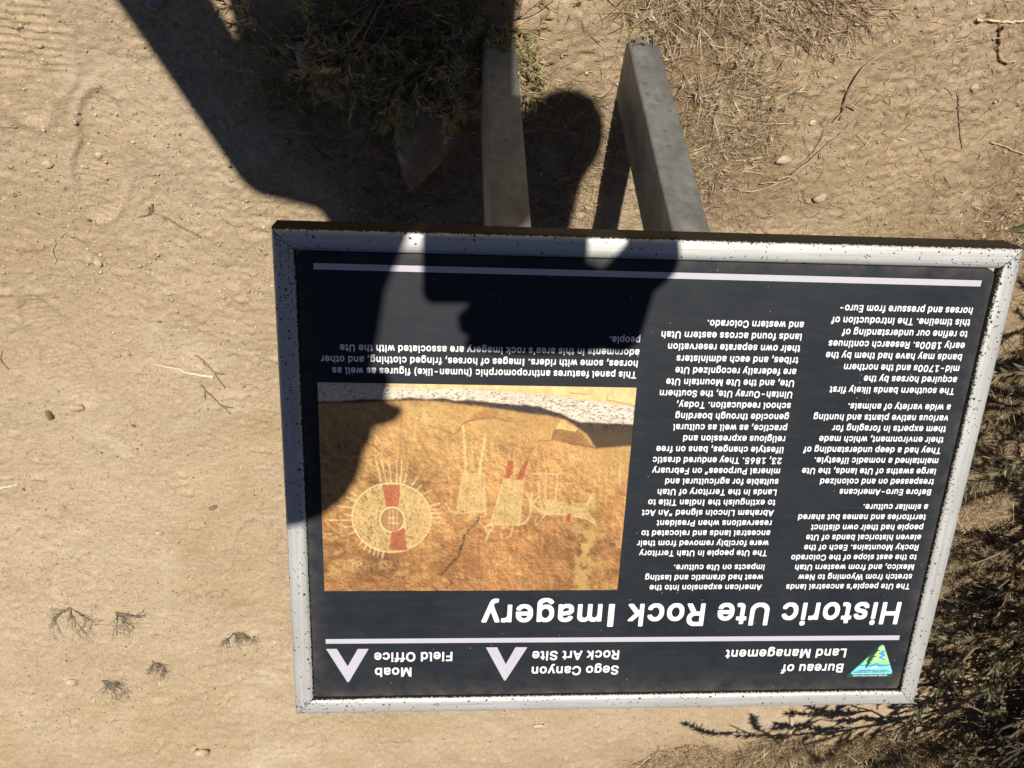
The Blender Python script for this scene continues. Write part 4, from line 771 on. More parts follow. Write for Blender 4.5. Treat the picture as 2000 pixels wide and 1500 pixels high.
GL = {}
for ch, enc in FONT.items():
    adv, body = enc.split('|'); loops = []
    for l in body.split(';'):
        q = [float(v) / 1000 for v in l.split(',')]; loops.append([(q[k], q[k + 1] * .925) for k in range(0, len(q), 2)])
    # put every hole with the outline that contains it
    def area(L): return .5 * sum(L[k][0] * L[(k + 1) % len(L)][1] - L[(k + 1) % len(L)][0] * L[k][1] for k in range(len(L)))
    sgn = 1 if area(max(loops, key=lambda L: abs(area(L)))) > 0 else -1
    outer = [L for L in loops if area(L) * sgn > 0]; holes = [L for L in loops if area(L) * sgn < 0]
    def bb(L): return min(p[0] for p in L), min(p[1] for p in L), max(p[0] for p in L), max(p[1] for p in L)
    V, T = [], []
    for Lo in outer:
        b = bb(Lo); hs = [H for H in holes if b[0] < bb(H)[0] and bb(H)[2] < b[2] and b[1] < bb(H)[1] and bb(H)[3] < b[3]]
        polys = [[Vector((x, y, 0)) for x, y in L] for L in [Lo] + hs]; flat = [p for L in polys for p in L]; o = len(V)
        for tr in tessellate_polygon(polys):
            a, b2, c = flat[tr[0]], flat[tr[1]], flat[tr[2]]
            T.append((o + tr[0], o + tr[1], o + tr[2]) if (b2 - a).cross(c - a).z > 0 else (o + tr[0], o + tr[2], o + tr[1]))
        V += [(p.x, p.y) for p in flat]
    GL[ch] = (int(adv) / 1000, np.array(V), np.array(T))
CAPH = (0.5087 + .0205) * .925 + .0205 * .925
def line_width(text): return sum(GL[c][0] if c in GL else .205 for c in text)
def letters(name, lines, cap, mat, h=.0004, parent=None):
    """lines: (text, s, t of the baseline, width); each line is set to its measured width"""
    Vs, Fs, n = [], [], 0
    k = cap / CAPH
    for text, s, t, w in lines:
        kx = w / line_width(text); x = 0
        for c in text:
            if c in GL:
                a, V, T = GL[c]; Vs.append(np.c_[s + (x + V[:, 0]) * kx, t + V[:, 1] * k + .02 * k, np.full(len(V), h)]); Fs.append(T + n); n += len(V); x += a
            else: x += .205
    return obj(name, mesh_np(name, np.concatenate(Vs), np.concatenate(Fs), mat), parent or panel)
letters('title_lettering', [LINES['head'][0]], .0320, WHITE)
for hl in (LINES['head'][1:3], LINES['head'][3:5], LINES['head'][5:7]): letters('header_lettering', hl, .0133, WHITE)
letters('caption_lettering', LINES['cap'], .0080, WHITE)
letters('body_lettering', LINES['right'], .0080, WHITE)
letters('body_lettering', LINES['mid'], .0080, WHITE)
def flat(name, P, mat, h=.0004, parent=None):
    me = bpy.data.meshes.new(name); tri = tessellate_polygon([[Vector((x, y, 0)) for x, y in P]]); F = []
    for a, b, c in tri:
        A, B, D = Vector(P[a]), Vector(P[b]), Vector(P[c]); cr = (B - A).x * (D - A).y - (B - A).y * (D - A).x; F.append((a, b, c) if cr > 0 else (a, c, b))
    me.from_pydata([(x, y, h) for x, y in P], [], F); me.materials.append(mat); me.update(); return obj(name, me, parent or panel)
flat('rule', [(0, -.0008), (.7, -.0020), (.7, .0044), (0, .0058)], LILAC)
flat('rule', [(.0008, .4490), (.7010, .4463), (.7010, .4528), (.0008, .4558)], LILAC)
for P in ([(0.5127, 0.4603), (0.4992, 0.4603), (0.4879, 0.485), (0.4771, 0.4605), (0.4629, 0.4607), (0.4869, 0.5083), (.4881, .5091), (.4893, .5083)], [(0.7008, 0.4601), (0.6883, 0.4602), (0.6763, 0.4852), (0.6638, 0.4605), (0.6513, 0.4607), (0.6750, 0.5074), (0.6762, 0.5082), (.6774, .5074)]):
    flat('chevron', P, LILAC)
# emblem: rounded triangle, apex up in the text's sense is down here; tx, ty are read off the print
EG = plain('emblem_dark_green', (.022, .075, .045)); EB = plain('emblem_sky_blue', (.22, .60, .80)); EB2 = plain('emblem_blue', (.06, .33, .62)); EL = plain('emblem_lime', (.48, .72, .22)); EM = plain('emblem_sage', (.28, .62, .33)); EK = plain('emblem_ink', (.01, .03, .05))
def em(x, y):                                    # print units (0..2000 across 5.4 cm) to panel metres
    return (.0555 - (x - 585) / 820 * .0560, .5110 - (1220 - y) / 625 * .0482)
def emp(name, P, mat, h): return flat(name, [em(*p) for p in P], mat, h)
def tri_round(a, b, c, r, k=6):
    P = []; pts = [Vector(a), Vector(b), Vector(c)]
    for i in range(3):
        p, q, n = pts[i - 1], pts[i], pts[(i + 1) % 3]; d1 = (p - q).normalized(); d2 = (n - q).normalized(); A = q + d1 * r; B = q + d2 * r
        for j in range(k + 1): t = j / k; v = A * (1 - t) ** 2 + q * 2 * t * (1 - t) + B * t * t; P.append((v.x, v.y))
    return P
emp('emblem', tri_round((500, 1225), (1465, 1225), (1100, 530), 120), EG, .0004)
IN = tri_round((585, 1160), (1415, 1160), (1106, 565), 75)
emp('emblem_sky', IN, EB, .0007)
def clip_y(y0, y1, P):                            # the inner triangle between two heights
    (ax, ay), (bx, by), (cx, cy) = (588, 1160), (1412, 1160), (1106, 568)
    L = lambda y: ax + (cx - ax) * (y - ay) / (cy - ay); Rr = lambda y: bx + (cx - bx) * (y - by) / (cy - by)
    return L, Rr
L_, R_ = clip_y(0, 0, None)
top = [(1080, 622), (1112, 614), (1142, 622)]
emp('emblem_field', [(L_(915) + 4, 915), *[(L_(y) + 4, y) for y in (850, 780, 700, 650)], *top, *[(R_(y) - 4, y) for y in (650, 700, 780, 850, 915)]], EL, .0009)
emp('emblem_hill', [(L_(970) + 4, 970), (L_(905) + 4, 905), (1040, 903), (1130, 900), (1085, 920), (1280, 915), (R_(970) - 4, 968), (1180, 972), (1100, 950), (1050, 940), (960, 968), (860, 975)], EM, .0011)
emp('emblem_band', [(L_(1000) + 4, 985), (L_(970) + 4, 966), (860, 975), (960, 968), (1050, 940), (1100, 950), (1180, 972), (R_(970) - 4, 968), (R_(1000) - 4, 985), (1180, 1010), (1050, 1004), (900, 1005)], EB2, .0013)
emp('emblem_river', [(1165, 690), (1180, 715), (1150, 740), (1195, 790), (1190, 800), (1135, 830), (1235, 885), (1190, 892), (1070, 845), (1062, 825), (1125, 795), (1062, 765), (1060, 740), (1110, 705)], EB2, .0011)
emp('emblem_peak', [(918, 1022), (965, 1018), (985, 1000), (1005, 1006), (1025, 994), (1035, 1006), (1052, 978), (1062, 1004), (1078, 1002), (1090, 1020), (1122, 1022), (1060, 1040), (980, 1040)], WHITE, .0015)
emp('emblem_tree', [(875, 1052), (862, 1000), (870, 990), (840, 958), (868, 960), (872, 930), (862, 900), (842, 878), (868, 880), (880, 838), (900, 790), (1000, 660), (1030, 650), (1020, 690), (1095, 684), (1040, 700), (1010, 720), (985, 775), (965, 800), (1052, 795), (1000, 812), (960, 840), (940, 872), (1005, 862), (950, 885), (930, 905), (925, 935), (950, 938), (915, 950), (900, 975), (890, 990), (882, 1020)], EG, .0017)
def em_text(text, x0, x1, y, cap, mat, h): a, b = em(x1, y), em(x0, y); letters('emblem_lettering', [(text, a[0], a[1], b[0] - a[0])], cap, mat, h)
em_text('NATIONAL SYSTEM OF PUBLIC LANDS', 660, 1310, 1172, .0022, WHITE, .0008)
em_text('U.S. DEPARTMENT OF THE INTERIOR', 660, 1345, 1104, .0020, EK, .0009)
em_text('BUREAU OF LAND MANAGEMENT', 725, 1292, 1074, .0018, EK, .0009)

# ------------------------------------------------------------------ the printed photograph of the rock face
def picture():
    nx, ny = 760, 560
    A, B = np.meshgrid(np.linspace(0, 1, nx), np.linspace(0, 1, ny))       # a: 0 at the text's right end, b: 0 at the caption side
    px = A * 1860 + 70; py = B * 1225 + 20                                    # drawing units
    def cv(pts): p = np.array(pts, float); return np.interp(px, p[:, 0], p[:, 1])
    n1 = fbm(px, py, 1 / 260, 4, 1); n2 = fbm(px, py, 1 / 42, 4, 5, .6); n3 = fbm(px, py, 1 / 11, 3, 9, .7); n4 = fbm(px * .6 + py * .3, py, 1 / 60, 4, 13)
    grad = np.clip((py - 250) / 700, 0, 1)[..., None]
    c = np.array((.52, .290, .110)) * (1 - grad) + np.array((.40, .195, .075)) * grad
    c = c * (1 + .60 * n1 + .18 * n2 + .12 * n3)[..., None]
    yel = np.clip(n4 * 1.6 + .12 + .55 * (1 - grad[..., 0]), 0, 1)[..., None] * .55
    c = c * (1 - yel) + np.array((.56, .36, .13)) * (1 + .18 * n3)[..., None] * yel
    rl = (np.roll(n2, -2, 0) - np.roll(n2, 2, 0) + .5 * (np.roll(n2, 2, 1) - np.roll(n2, -2, 1))); n5 = fbm(px, py, 1 / 4.5, 2, 21, .7); n6 = fbm(px, py * .22, 1 / 18, 3, 25)
    c = c * (1 + .34 * n5 + .30 * n6)[..., None]
    c = c * (1 + .75 * rl + .30 * (np.roll(n3, -1, 0) - np.roll(n3, 1, 0)))[..., None]
    def over(mask, col, w=1): nonlocal c; m = np.clip(mask, 0, 1)[..., None] * w; c = c * (1 - m) + np.array(col) * m if not hasattr(col, 'shape') or col.ndim == 1 else c * (1 - m) + col * m
    soft = lambda v, s=4: 1 / (1 + np.exp(-np.clip(v / s, -30, 30)))
    wob = 10 * n2
    k1 = cv([(65, 18), (300, 28), (620, 42), (900, 40), (1200, 55), (1500, 80), (1750, 105), (1940, 125)]) + wob * .5
    k2 = cv([(65, 122), (200, 122), (330, 106), (470, 110), (600, 94), (690, 104), (790, 92), (860, 106), (960, 104), (1100, 118), (1350, 132), (1480, 170), (1600, 218), (1930, 228)]) + wob * .6
    k3 = cv([(65, 131), (250, 130), (450, 118), (600, 112), (760, 115), (880, 124), (1100, 148), (1300, 176), (1420, 184), (1520, 206), (1600, 250), (1660, 290), (1720, 366), (1830, 358), (1930, 350)]) + wob * .5
    # lighter upper rock beneath the ledge
    over(soft(k3 + 150 + 60 * n1 - py, 40), np.array((.60, .375, .135)) * (1 + .25 * n3)[..., None], .5)
    over(soft(k1 - py, 2), np.array((.80, .62, .30)) * (1 + .3 * n2 + .12 * n3)[..., None])
    band = soft(py - k1, 2) * soft(k2 - py, 2); sp = soft(fbm(px + py * .8, py * 2.6, 1 / 13, 3, 19, .7) + .3 * n2 - .30 + .10 * np.clip((px - 900) / 900, 0, 1), .03)
    over(band, np.array((.78, .73, .64)) * (1 + .3 * n2)[..., None]); over(band * sp, (.20, .16, .11), .85)
    over(soft(py - k2, 2) * soft(k3 - py, 3), np.array((.052, .040, .036)) * (1 + 1.2 * n3)[..., None])
    over(soft(py - k2, 2) * soft(k3 - py, 3) * soft(px - 1560, 30) * soft(py - 262, 12), (.095, .062, .034), .85)
    def poly(P, col, w=1.0, ed=3):
        m = np.zeros(px.shape, bool); P = np.array(P, float); x = px + 5 * n3; y = py + 5 * n2; j = len(P) - 1
        for i in range(len(P)):
            (x1, y1), (x2, y2) = P[i], P[j]; j = i
            if y1 != y2: m ^= ((y1 > y) != (y2 > y)) & (x < (x2 - x1) * (y - y1) / (y2 - y1) + x1)
        over(m.astype(float), col if not isinstance(col, tuple) else np.array(col) * (1 + .35 * n3 + .25 * n2)[..., None], w)
        return m
    def stroke(P, r, col, w=1.0, rough=.5):
        P = np.array(P, float); d = np.full(px.shape, 1e9)
        for (x1, y1), (x2, y2) in zip(P[:-1], P[1:]):
            dx, dy = x2 - x1, y2 - y1; t = np.clip(((px - x1) * dx + (py - y1) * dy) / (dx * dx + dy * dy + 1e-9), 0, 1); d = np.minimum(d, np.hypot(px - x1 - t * dx, py - y1 - t * dy))
        m = soft(r * (1 + rough * 2 * n3) - d, 1.8); over(m * np.clip(.95 + 1.0 * n2, .5, 1), col, w)
    poly([(1450, 268), (1492, 200), (1590, 250), (1640, 300), (1712, 366), (1600, 352), (1440, 320)], (.34, .185, .065), .95)
    poly([(1462, 258), (1496, 202), (1600, 256), (1585, 272)], (.74, .50, .20), .95)
    poly([(930, 232), (965, 180), (1060, 150), (1120, 158), (1100, 196), (1010, 208), (960, 225), (905, 236)], (.42, .225, .075), .75)
    poly([(1100, 200), (1180, 190), (1300, 205), (1280, 240), (1190, 225)], (.46, .26, .09), .6)
    poly([(1230, 240), (1340, 210), (1440, 195), (1430, 260), (1300, 262)], (.52, .30, .11), .5)
    for P, r in (([(710, 250), (780, 268), (860, 297), (890, 272), (905, 238), (960, 214), (1040, 205), (1105, 196)], 2.6), ([(1105, 196), (1150, 214), (1185, 220)], 3), ([(1370, 325), (1450, 328)], 3), ([(1560, 335), (1640, 350), (1720, 370)], 2.5), ([(1540, 55), (1640, 62)], 1.8), ([(1762, 60), (1758, 92), (1850, 105), (1940, 125)], 2.2), ([(440, 30), (480, 32)], 2.2)): stroke(P, r, (.16, .085, .04), .8)
    over(soft(px - 1640, 5) * soft(1748 - px, 8) * soft(py - 840, 20) * soft(n2 + .12, .05), (.66, .47, .17), .55)
    for cx, cy, r in ((280, 1075, 60), (1590, 430, 40), (1540, 590, 22), (700, 200, 90), (450, 1080, 40), (1180, 1060, 60)): over(np.exp(-(((px - cx) / r) ** 2 + ((py - cy) / (r * .7)) ** 2)) * soft(n3 + .1, .06), (.74, .56, .24), .6)
    CR = np.array((.66, .50, .22)); peck = soft(n3 * .55 + n5 * .75 + .17, .07)
    def body(m, w=.84): over(m.astype(float) * peck, CR * (1 + .25 * n2)[..., None], w)
    # shield
    dd = np.hypot((px - 490) / 243, (py - 790) / 213) + .012 * n2; ri = np.hypot((px - 493) / 74, (py - 800) / 74)
    body((dd < 1) & (ri > 1)); over(np.exp(-((dd - .985) / .016) ** 2), (.80, .68, .35), .85)
    over((ri < 1).astype(float), np.array((.44, .235, .10)) * (1 + .3 * n3)[..., None], .9); over(np.exp(-((ri - 1) / .06) ** 2), (.84, .70, .38), .9)
    RED = (.42, .105, .055)
    poly([(436, 595), (542, 592), (532, 722), (456, 722)], RED, .85); poly([(488, 876), (566, 852), (584, 985), (474, 985)], RED, .85)
    for P in ([(478, 745), (476, 850)], [(500, 740), (500, 858)], [(522, 745), (522, 850)], [(470, 790), (532, 788)], [(472, 820), (530, 820)]): stroke(P, 2.6, (.82, .66, .38), .8)
    RAY = [(400, 460, 425, 570), (430, 448, 456, 572), (470, 450, 488, 578), (518, 450, 520, 582), (550, 448, 543, 578), (578, 535, 560, 590), (642, 545, 612, 592), (668, 590, 640, 620), (725, 622, 680, 645), (725, 715, 780, 700), (735, 737, 776, 734), (735, 760, 790, 757), (735, 788, 795, 786), (736, 815, 812, 820), (118, 716, 250, 728), (108, 803, 250, 803), (210, 770, 252, 775), (200, 845, 256, 840), (222, 668, 272, 690), (236, 632, 285, 660), (228, 888, 275, 870), (290, 955, 310, 925), (322, 980, 338, 945), (350, 1000, 362, 965), (378, 1015, 385, 978), (402, 1025, 408, 985), (430, 1040, 436, 995)]
    for x1, y1, x2, y2 in RAY: stroke([(x1, y1), ((x1 + x2) / 2 + 3, (y1 + y2) / 2), (x2, y2)], 3.4, (.82, .70, .38), .85)
    # the two tall figures
    body(poly([(918, 520), (1046, 518), (1062, 742), (884, 764)], (.55, .32, .12), .2)); body(poly([(950, 750), (1002, 745), (998, 790), (965, 802)], (.55, .32, .12), .2))
    for P, r in (([(935, 525), (932, 450), (912, 250)], 7), ([(1020, 522), (1028, 420), (1046, 300)], 8), ([(975, 480), (968, 350)], 2.5), ([(890, 755), (850, 748), (818, 702)], 5), ([(1060, 735), (1062, 768), (1035, 782)], 4.5), ([(918, 520), (884, 764), (1060, 742), (1046, 520)], 2.6)): stroke(P, r, (.78, .64, .32), .75)
    body(poly([(1166, 556), (1286, 556), (1276, 832), (1096, 826)], (.55, .32, .12), .2))
    poly([(1186, 446), (1220, 446), (1218, 548), (1172, 545)], RED, .9); poly([(1290, 440), (1312, 448), (1282, 556), (1242, 550)], RED, .9)
    for P, r, col in (([(1208, 446), (1215, 345)], 2.6, (.46, .12, .06)), ([(1302, 445), (1326, 370)], 4, (.42, .10, .05)), ([(1166, 556), (1096, 826), (1276, 832), (1286, 556)], 2.8, (.78, .64, .32)), ([(1104, 826), (1062, 840), (1078, 876)], 5, (.82, .70, .38)), ([(1112, 842), (1082, 890), (1070, 938)], 5, (.82, .70, .38)), ([(1276, 830), (1320, 812), (1338, 760), (1340, 655)], 5, (.80, .66, .34)), ([(1306, 630), (1330, 680), (1352, 640)], 3.5, (.78, .64, .32)), ([(1200, 556), (1212, 536), (1230, 520)], 4, (.74, .56, .25)), ([(1170, 842), (1165, 905), (1190, 912), (1222, 900), (1235, 845)], 4, (.74, .56, .25))): stroke(P, r, col, .8)
    # the horse
    body(poly([(1372, 640), (1440, 672), (1560, 690), (1690, 690), (1735, 640), (1740, 700), (1700, 740), (1760, 822), (1690, 790), (1600, 766), (1450, 760), (1380, 742), (1405, 700)], (.55, .32, .12), .2), .8)
    for P, r in (([(1385, 660), (1383, 565)], 3.5), ([(1428, 670), (1422, 500)], 4), ([(1490, 680), (1494, 530)], 4.5), ([(1345, 520), (1500, 520)], 3), ([(1690, 700), (1725, 632)], 3.5), ([(1352, 708), (1400, 745), (1450, 762), (1600, 768), (1700, 792), (1760, 830)], 4), ([(1420, 700), (1560, 722), (1680, 735)], 3), ([(1440, 760), (1380, 830)], 3), ([(1380, 775), (1372, 820)], 3), ([(1352, 700), (1380, 660)], 3), ([(1730, 470), (1790, 545)], 2.5), ([(1790, 480), (1800, 560)], 3), ([(1870, 470), (1885, 580)], 3), ([(1820, 470), (1830, 540)], 2.5)): stroke(P, r, (.78, .64, .32), .75)
    poly([(1570, 758), (1596, 758), (1588, 806), (1568, 806)], RED, .9)
    stroke([(1404, 665), (1425, 730)], 3, (.16, .085, .04), .7); stroke([(1655, 560), (1700, 590), (1748, 615)], 3, (.30, .15, .07), .6)
    # cracks
    DKc = (.045, .026, .016)
    stroke([(1026, 786), (1014, 816), (960, 872), (936, 905), (932, 942), (918, 965), (904, 1028), (850, 1082), (806, 1138)], 6.2, DKc, 1, .7); stroke([(1034, 780), (1022, 812), (968, 868), (944, 903)], 2.5, (.70, .50, .24), .6)
    stroke([(1030, 766), (1050, 770)], 2, DKc, .6); stroke([(930, 888), (990, 884), (1000, 890)], 3.5, (.16, .085, .04), .7)
    stroke([(822, 1150), (868, 1194), (834, 1228)], 4, DKc, .85); stroke([(88, 870), (130, 872), (170, 900)], 3.6, DKc, .8); stroke([(90, 905), (150, 895)], 2, DKc, .6)
    stroke([(1065, 945), (1072, 1005)], 2.5, (.20, .10, .05), .6); stroke([(1280, 1180), (1350, 1160)], 2, (.16, .085, .04), .7); stroke([(1610, 1180), (1625, 1142), (1655, 1140)], 2.2, (.16, .085, .04), .7)
    poly([(95, 1030), (150, 1020), (215, 985), (200, 1020), (160, 1050), (110, 1050)], (.20, .095, .04), .65)
    g = c @ np.array((.3, .6, .1)); c = (c * .97 + g[..., None] * .03) * np.array((.80, .76, .70)); c = np.clip(c, .008, .95)
    # corners on the panel: caption-left, caption-right of the print and so on, as measured
    q00, q10, q11, q01 = np.array((.7000, .1250)), np.array((.3608, .1264)), np.array((.3604, .3812)), np.array((.7004, .3806))
    a, b = A[..., None], B[..., None]; Pq = (1 - a) * (1 - b) * q00 + a * (1 - b) * q10 + a * b * q11 + (1 - a) * b * q01
    V = np.c_[Pq.reshape(-1, 2), np.full(nx * ny, .0004)]; i = np.arange(nx * ny).reshape(ny, nx)
    F = np.stack([i[:-1, :-1], i[1:, :-1], i[1:, 1:], i[:-1, 1:]], -1).reshape(-1, 4)
    if np.cross(V[F[0, 1]] - V[F[0, 0]], V[F[0, 2]] - V[F[0, 0]])[2] < 0: F = F[:, ::-1]
    m = Mat('printed_photograph', rough=.42, spec=.45); at = m.n('Attribute', attribute_name='Col'); v = m.coord(); m.color(m.mix(1, at.outputs['Color'], m.ramp(m.noise(v, 700, 2), [(.3, .92), (.7, 1.08)]), 'MULTIPLY'))
    obj('rock_art_photograph', mesh_np('rock_art_photograph', V, F, m.m, c.reshape(-1, 3)), panel)['label'] = 'printed photo of sandstone with a pecked shield, two tall figures and a horse'
picture()

# ------------------------------------------------------------------ posts
def post(x0, x1, y0, y1):
    cut = lambda y: SO.z + (y - SO.y) * math.tan(TL) - .0335 / math.cos(TL) - .001
    w, dpt = abs(x1 - x0), y1 - y0; cx, cy = (x0 + x1) / 2, (y0 + y1) / 2; bm = bmesh.new(); r = .0045
    P = rrect(-w / 2, -dpt / 2, w / 2, dpt / 2, r, 4); n = 40; rings = []
    for k in range(n + 1):
        t = k / n; rings.append([bm.verts.new((x, y, -.25 + (cut(y + cy) + .25) * t)) for x, y in P])
    for a, b in zip(rings[:-1], rings[1:]):
        for k in range(len(P)): bm.faces.new((a[k], a[(k + 1) % len(P)], b[(k + 1) % len(P)], b[k]))
    bm.faces.new(rings[-1]); bm.faces.new(rings[0][::-1]); me = bpy.data.meshes.new('post'); bm.to_mesh(me); bm.free()
    me.polygons.foreach_set('use_smooth', [True] * (len(me.polygons) - 2) + [False, False]); me.materials.append(POST)
    return obj('post', me, sign, loc=(cx - sign.location.x, cy - sign.location.y, 0))
post(-.3645, -.312, .785, .902)
post(-.1235, -.070, .785, .902)

# ------------------------------------------------------------------ the photographer, standing behind the camera
def mats_person():
    sk = Mat('skin', .55, (.48, .27, .19)); sk.b.inputs['Subsurface Weight'].default_value = .05
    return sk.m, plain('shirt_cloth', (.16, .20, .27), .9, .1), plain('trouser_cloth', (.10, .095, .08), .9, .1), plain('hair', (.045, .03, .02), .6), plain('shoe_leather', (.12, .08, .05), .6), plain('phone_case', (.02, .02, .022), .4), plain('lens_glass', (.01, .01, .012), .08)
SKIN, SHIRT, TROU, HAIR, SHOE, CASE, LENS = mats_person()
RX, RY = .12, -.34
def K(x, y, z): return np.array([x - RX, y - RY, z + CAM_H])       # given relative to the camera
def cone(a, b, ra, rb, sq=None, sides=20, k=6):
    """closed tapered capsule from a to b; sq squashes it along a direction"""
    a, b = np.asarray(a, float), np.asarray(b, float); d = b - a; L = np.linalg.norm(d)
    if L < 1e-6: d = np.array([0, 0, 1.]); L = 1e-6
    d = d / np.linalg.norm(d); u = np.cross(d, [.3, .9, .2]); u /= np.linalg.norm(u); w = np.cross(d, u); rings = [a - d * ra]; V = [a - d * ra]
    for j in range(1, k + 1): t = j / k * PI / 2; V += [a - d * ra * math.cos(t) + (u * math.cos(p) + w * math.sin(p)) * ra * math.sin(t) for p in np.linspace(0, 2 * PI, sides, endpoint=False)]
    for j in range(k): t = j / k * PI / 2; V += [b + d * rb * math.sin(t) + (u * math.cos(p) + w * math.sin(p)) * rb * math.cos(t) for p in np.linspace(0, 2 * PI, sides, endpoint=False)]
    V.append(b + d * rb); V = np.array(V)
    if sq is not None:
        ax, f = sq; ax = np.array(ax, float); ax /= np.linalg.norm(ax); c = (a + b) / 2; s = (V - c) @ ax; V = V + np.outer(s * (f - 1), ax)
    m = 2 * k; F = [(0, 1 + (p + 1) % sides, 1 + p) for p in range(sides)]
    Q = [(1 + r * sides + p, 1 + r * sides + (p + 1) % sides, 1 + (r + 1) * sides + (p + 1) % sides, 1 + (r + 1) * sides + p) for r in range(m - 1) for p in range(sides)]
    o = 1 + (m - 1) * sides; F += [(len(V) - 1, o + p, o + (p + 1) % sides) for p in range(sides)]
    return V, F, Q
def fused(name, parts, mat, voxel, parent, smooth=4):
    V, F = [], []; o = 0
    for v, f, q in parts: V += [tuple(x) for x in v]; F += [tuple(i + o for i in t) for t in f] + [tuple(i + o for i in t) for t in q]; o += len(v)
    me = bpy.data.meshes.new(name); me.from_pydata(V, [], F); t = bpy.data.objects.new(name, me); C.objects.link(t)
    md = t.modifiers.new('r', 'REMESH'); md.mode = 'VOXEL'; md.voxel_size = voxel; s = t.modifiers.new('s', 'SMOOTH'); s.iterations = smooth; s.factor = .6
    dg = bpy.context.evaluated_depsgraph_get(); m2 = bpy.data.meshes.new_from_object(t.evaluated_get(dg)); m2.name = name; bpy.data.objects.remove(t); bpy.data.meshes.remove(me)
    m2.materials.clear(); m2.materials.append(mat); m2.polygons.foreach_set('use_smooth', [True] * len(m2.polygons)); return obj(name, m2, parent)
person = tag(empty('person', (RX, RY, 0)), 'person in a loose shirt and trousers standing before the sign, holding up a phone', 'person')
HD = K(.152, -.125, .285)                                       # middle of the head
FD = np.array([-.80, .47, -.36]); FD /= np.linalg.norm(FD)      # where the face points
UP = np.array([-.22, .30, .93]); UP -= FD * (UP @ FD); UP /= np.linalg.norm(UP); SDV = np.cross(FD, UP)
def hp(f, s, u): return HD + FD * f + SDV * s + UP * u
neck = K(.155, -.235, .10); chest = K(.125, -.285, -.06)
Ls, Le, Lw = K(-.045, -.225, .03), K(-.215, -.155, -.235), K(-.212, .004, -.052)
Rs, Re, Rw = K(.330, -.270, -.055), K(.485, -.440, -.272), K(.330, -.400, -.44)
body = [cone(hp(-.012, 0, .03), hp(.005, 0, .0), .086, .078), cone(hp(.03, 0, -.02), hp(.052, 0, -.075), .062, .040), cone(hp(.075, 0, -.085), hp(.080, 0, -.09), .022, .02),
        cone(hp(.082, 0, .012), hp(.112, 0, -.022), .009, .014), cone(hp(.092, .015, -.052), hp(.092, -.015, -.052), .008, .008), cone(hp(.078, .03, .03), hp(.078, -.03, .03), .012, .012),
        cone(hp(-.01, .082, -.005), hp(-.006, .086, .02), .012, .016, (SDV, .45)), cone(hp(-.01, -.082, -.005), hp(-.006, -.086, .02), .012, .016, (SDV, .45)),
        cone(hp(-.03, 0, -.05), neck, .056, .060), cone(neck, chest, .058, .10, ((0, 1, 0), .8)), cone(K(.04, -.26, -.05), K(.23, -.28, -.06), .070, .052, ((0, 1, 0), .9)),
        cone(K(.13, -.30, -.12), K(.125, -.33, -.42), .145, .135, ((0, 1, 0), .78)),
        cone(K(.05, -.25, -.02), Ls + np.array([.01, 0, -.015]), .048, .048), cone(Ls, Le, .054, .042), cone(Le, Lw, .042, .027), cone(K(.22, -.28, -.05), Rs, .048, .048), cone(Rs, Re, .054, .042), cone(Re, Rw, .042, .028)]
hipL, hipR = K(.035, -.345, -.50), K(.215, -.345, -.50); kL, kR = K(.01, -.33, -.93), K(.235, -.36, -.93); aL, aR = K(.0, -.36, -1.33), K(.25, -.40, -1.33)
body += [cone(hipL, hipR, .11, .11), cone(hipL, kL, .092, .060), cone(kL, aL, .060, .040), cone(hipR, kR, .092, .060), cone(kR, aR, .060, .040)]
# left hand: palm past the end of the phone, fingers running along its upper edge, thumb below
CX = np.array(VX); CY = np.array(VD); CZ = np.array(VF)         # right, down, forward of the picture
def ph(x, y, z): v = CX * x + CY * y + CZ * z; return K(*v)     # x: along the phone to its far end, y: towards its upper edge
palm0, palm1 = ph(.196, -.006, -.028), ph(.188, .048, -.030)
body += [cone(Lw, palm0, .031, .029), cone(palm0, palm1, .029, .026), cone(ph(.170, .004, -.022), ph(.160, .046, -.022), .022, .021)]
for x0, y0, z0, lens in ((.160, .064, -.030, (.058, .042, .030)), (.158, .046, -.020, (.060, .044, .032)), (.152, .036, -.028, (.056, .044, .030)), (.146, .025, -.022, (.050, .038, .026))):
    q = ph(x0, y0, z0); dirs = [(-.99, .05, .02), (-.99, -.03, .06), (-.96, -.10, .05)]
    for l, dvv, r in zip(lens, dirs, (.0108, .0100, .0092)):
        dvv = np.array(dvv); q2 = q + (CX * dvv[0] + CY * dvv[1] + CZ * dvv[2] * .5) * l; body.append(cone(q, q2, r, r * .92, sides=10, k=4)); q = q2
q = ph(.165, -.004, -.034)
for dvv, l, r in (((-.75, -.35, -.25), .034, .0115), ((-.93, -.15, -.05), .030, .010)): dvv = np.array(dvv); q2 = q + (CX * dvv[0] + CY * dvv[1] + CZ * dvv[2]) * l; body.append(cone(q, q2, r, r * .9, sides=10, k=4)); q = q2
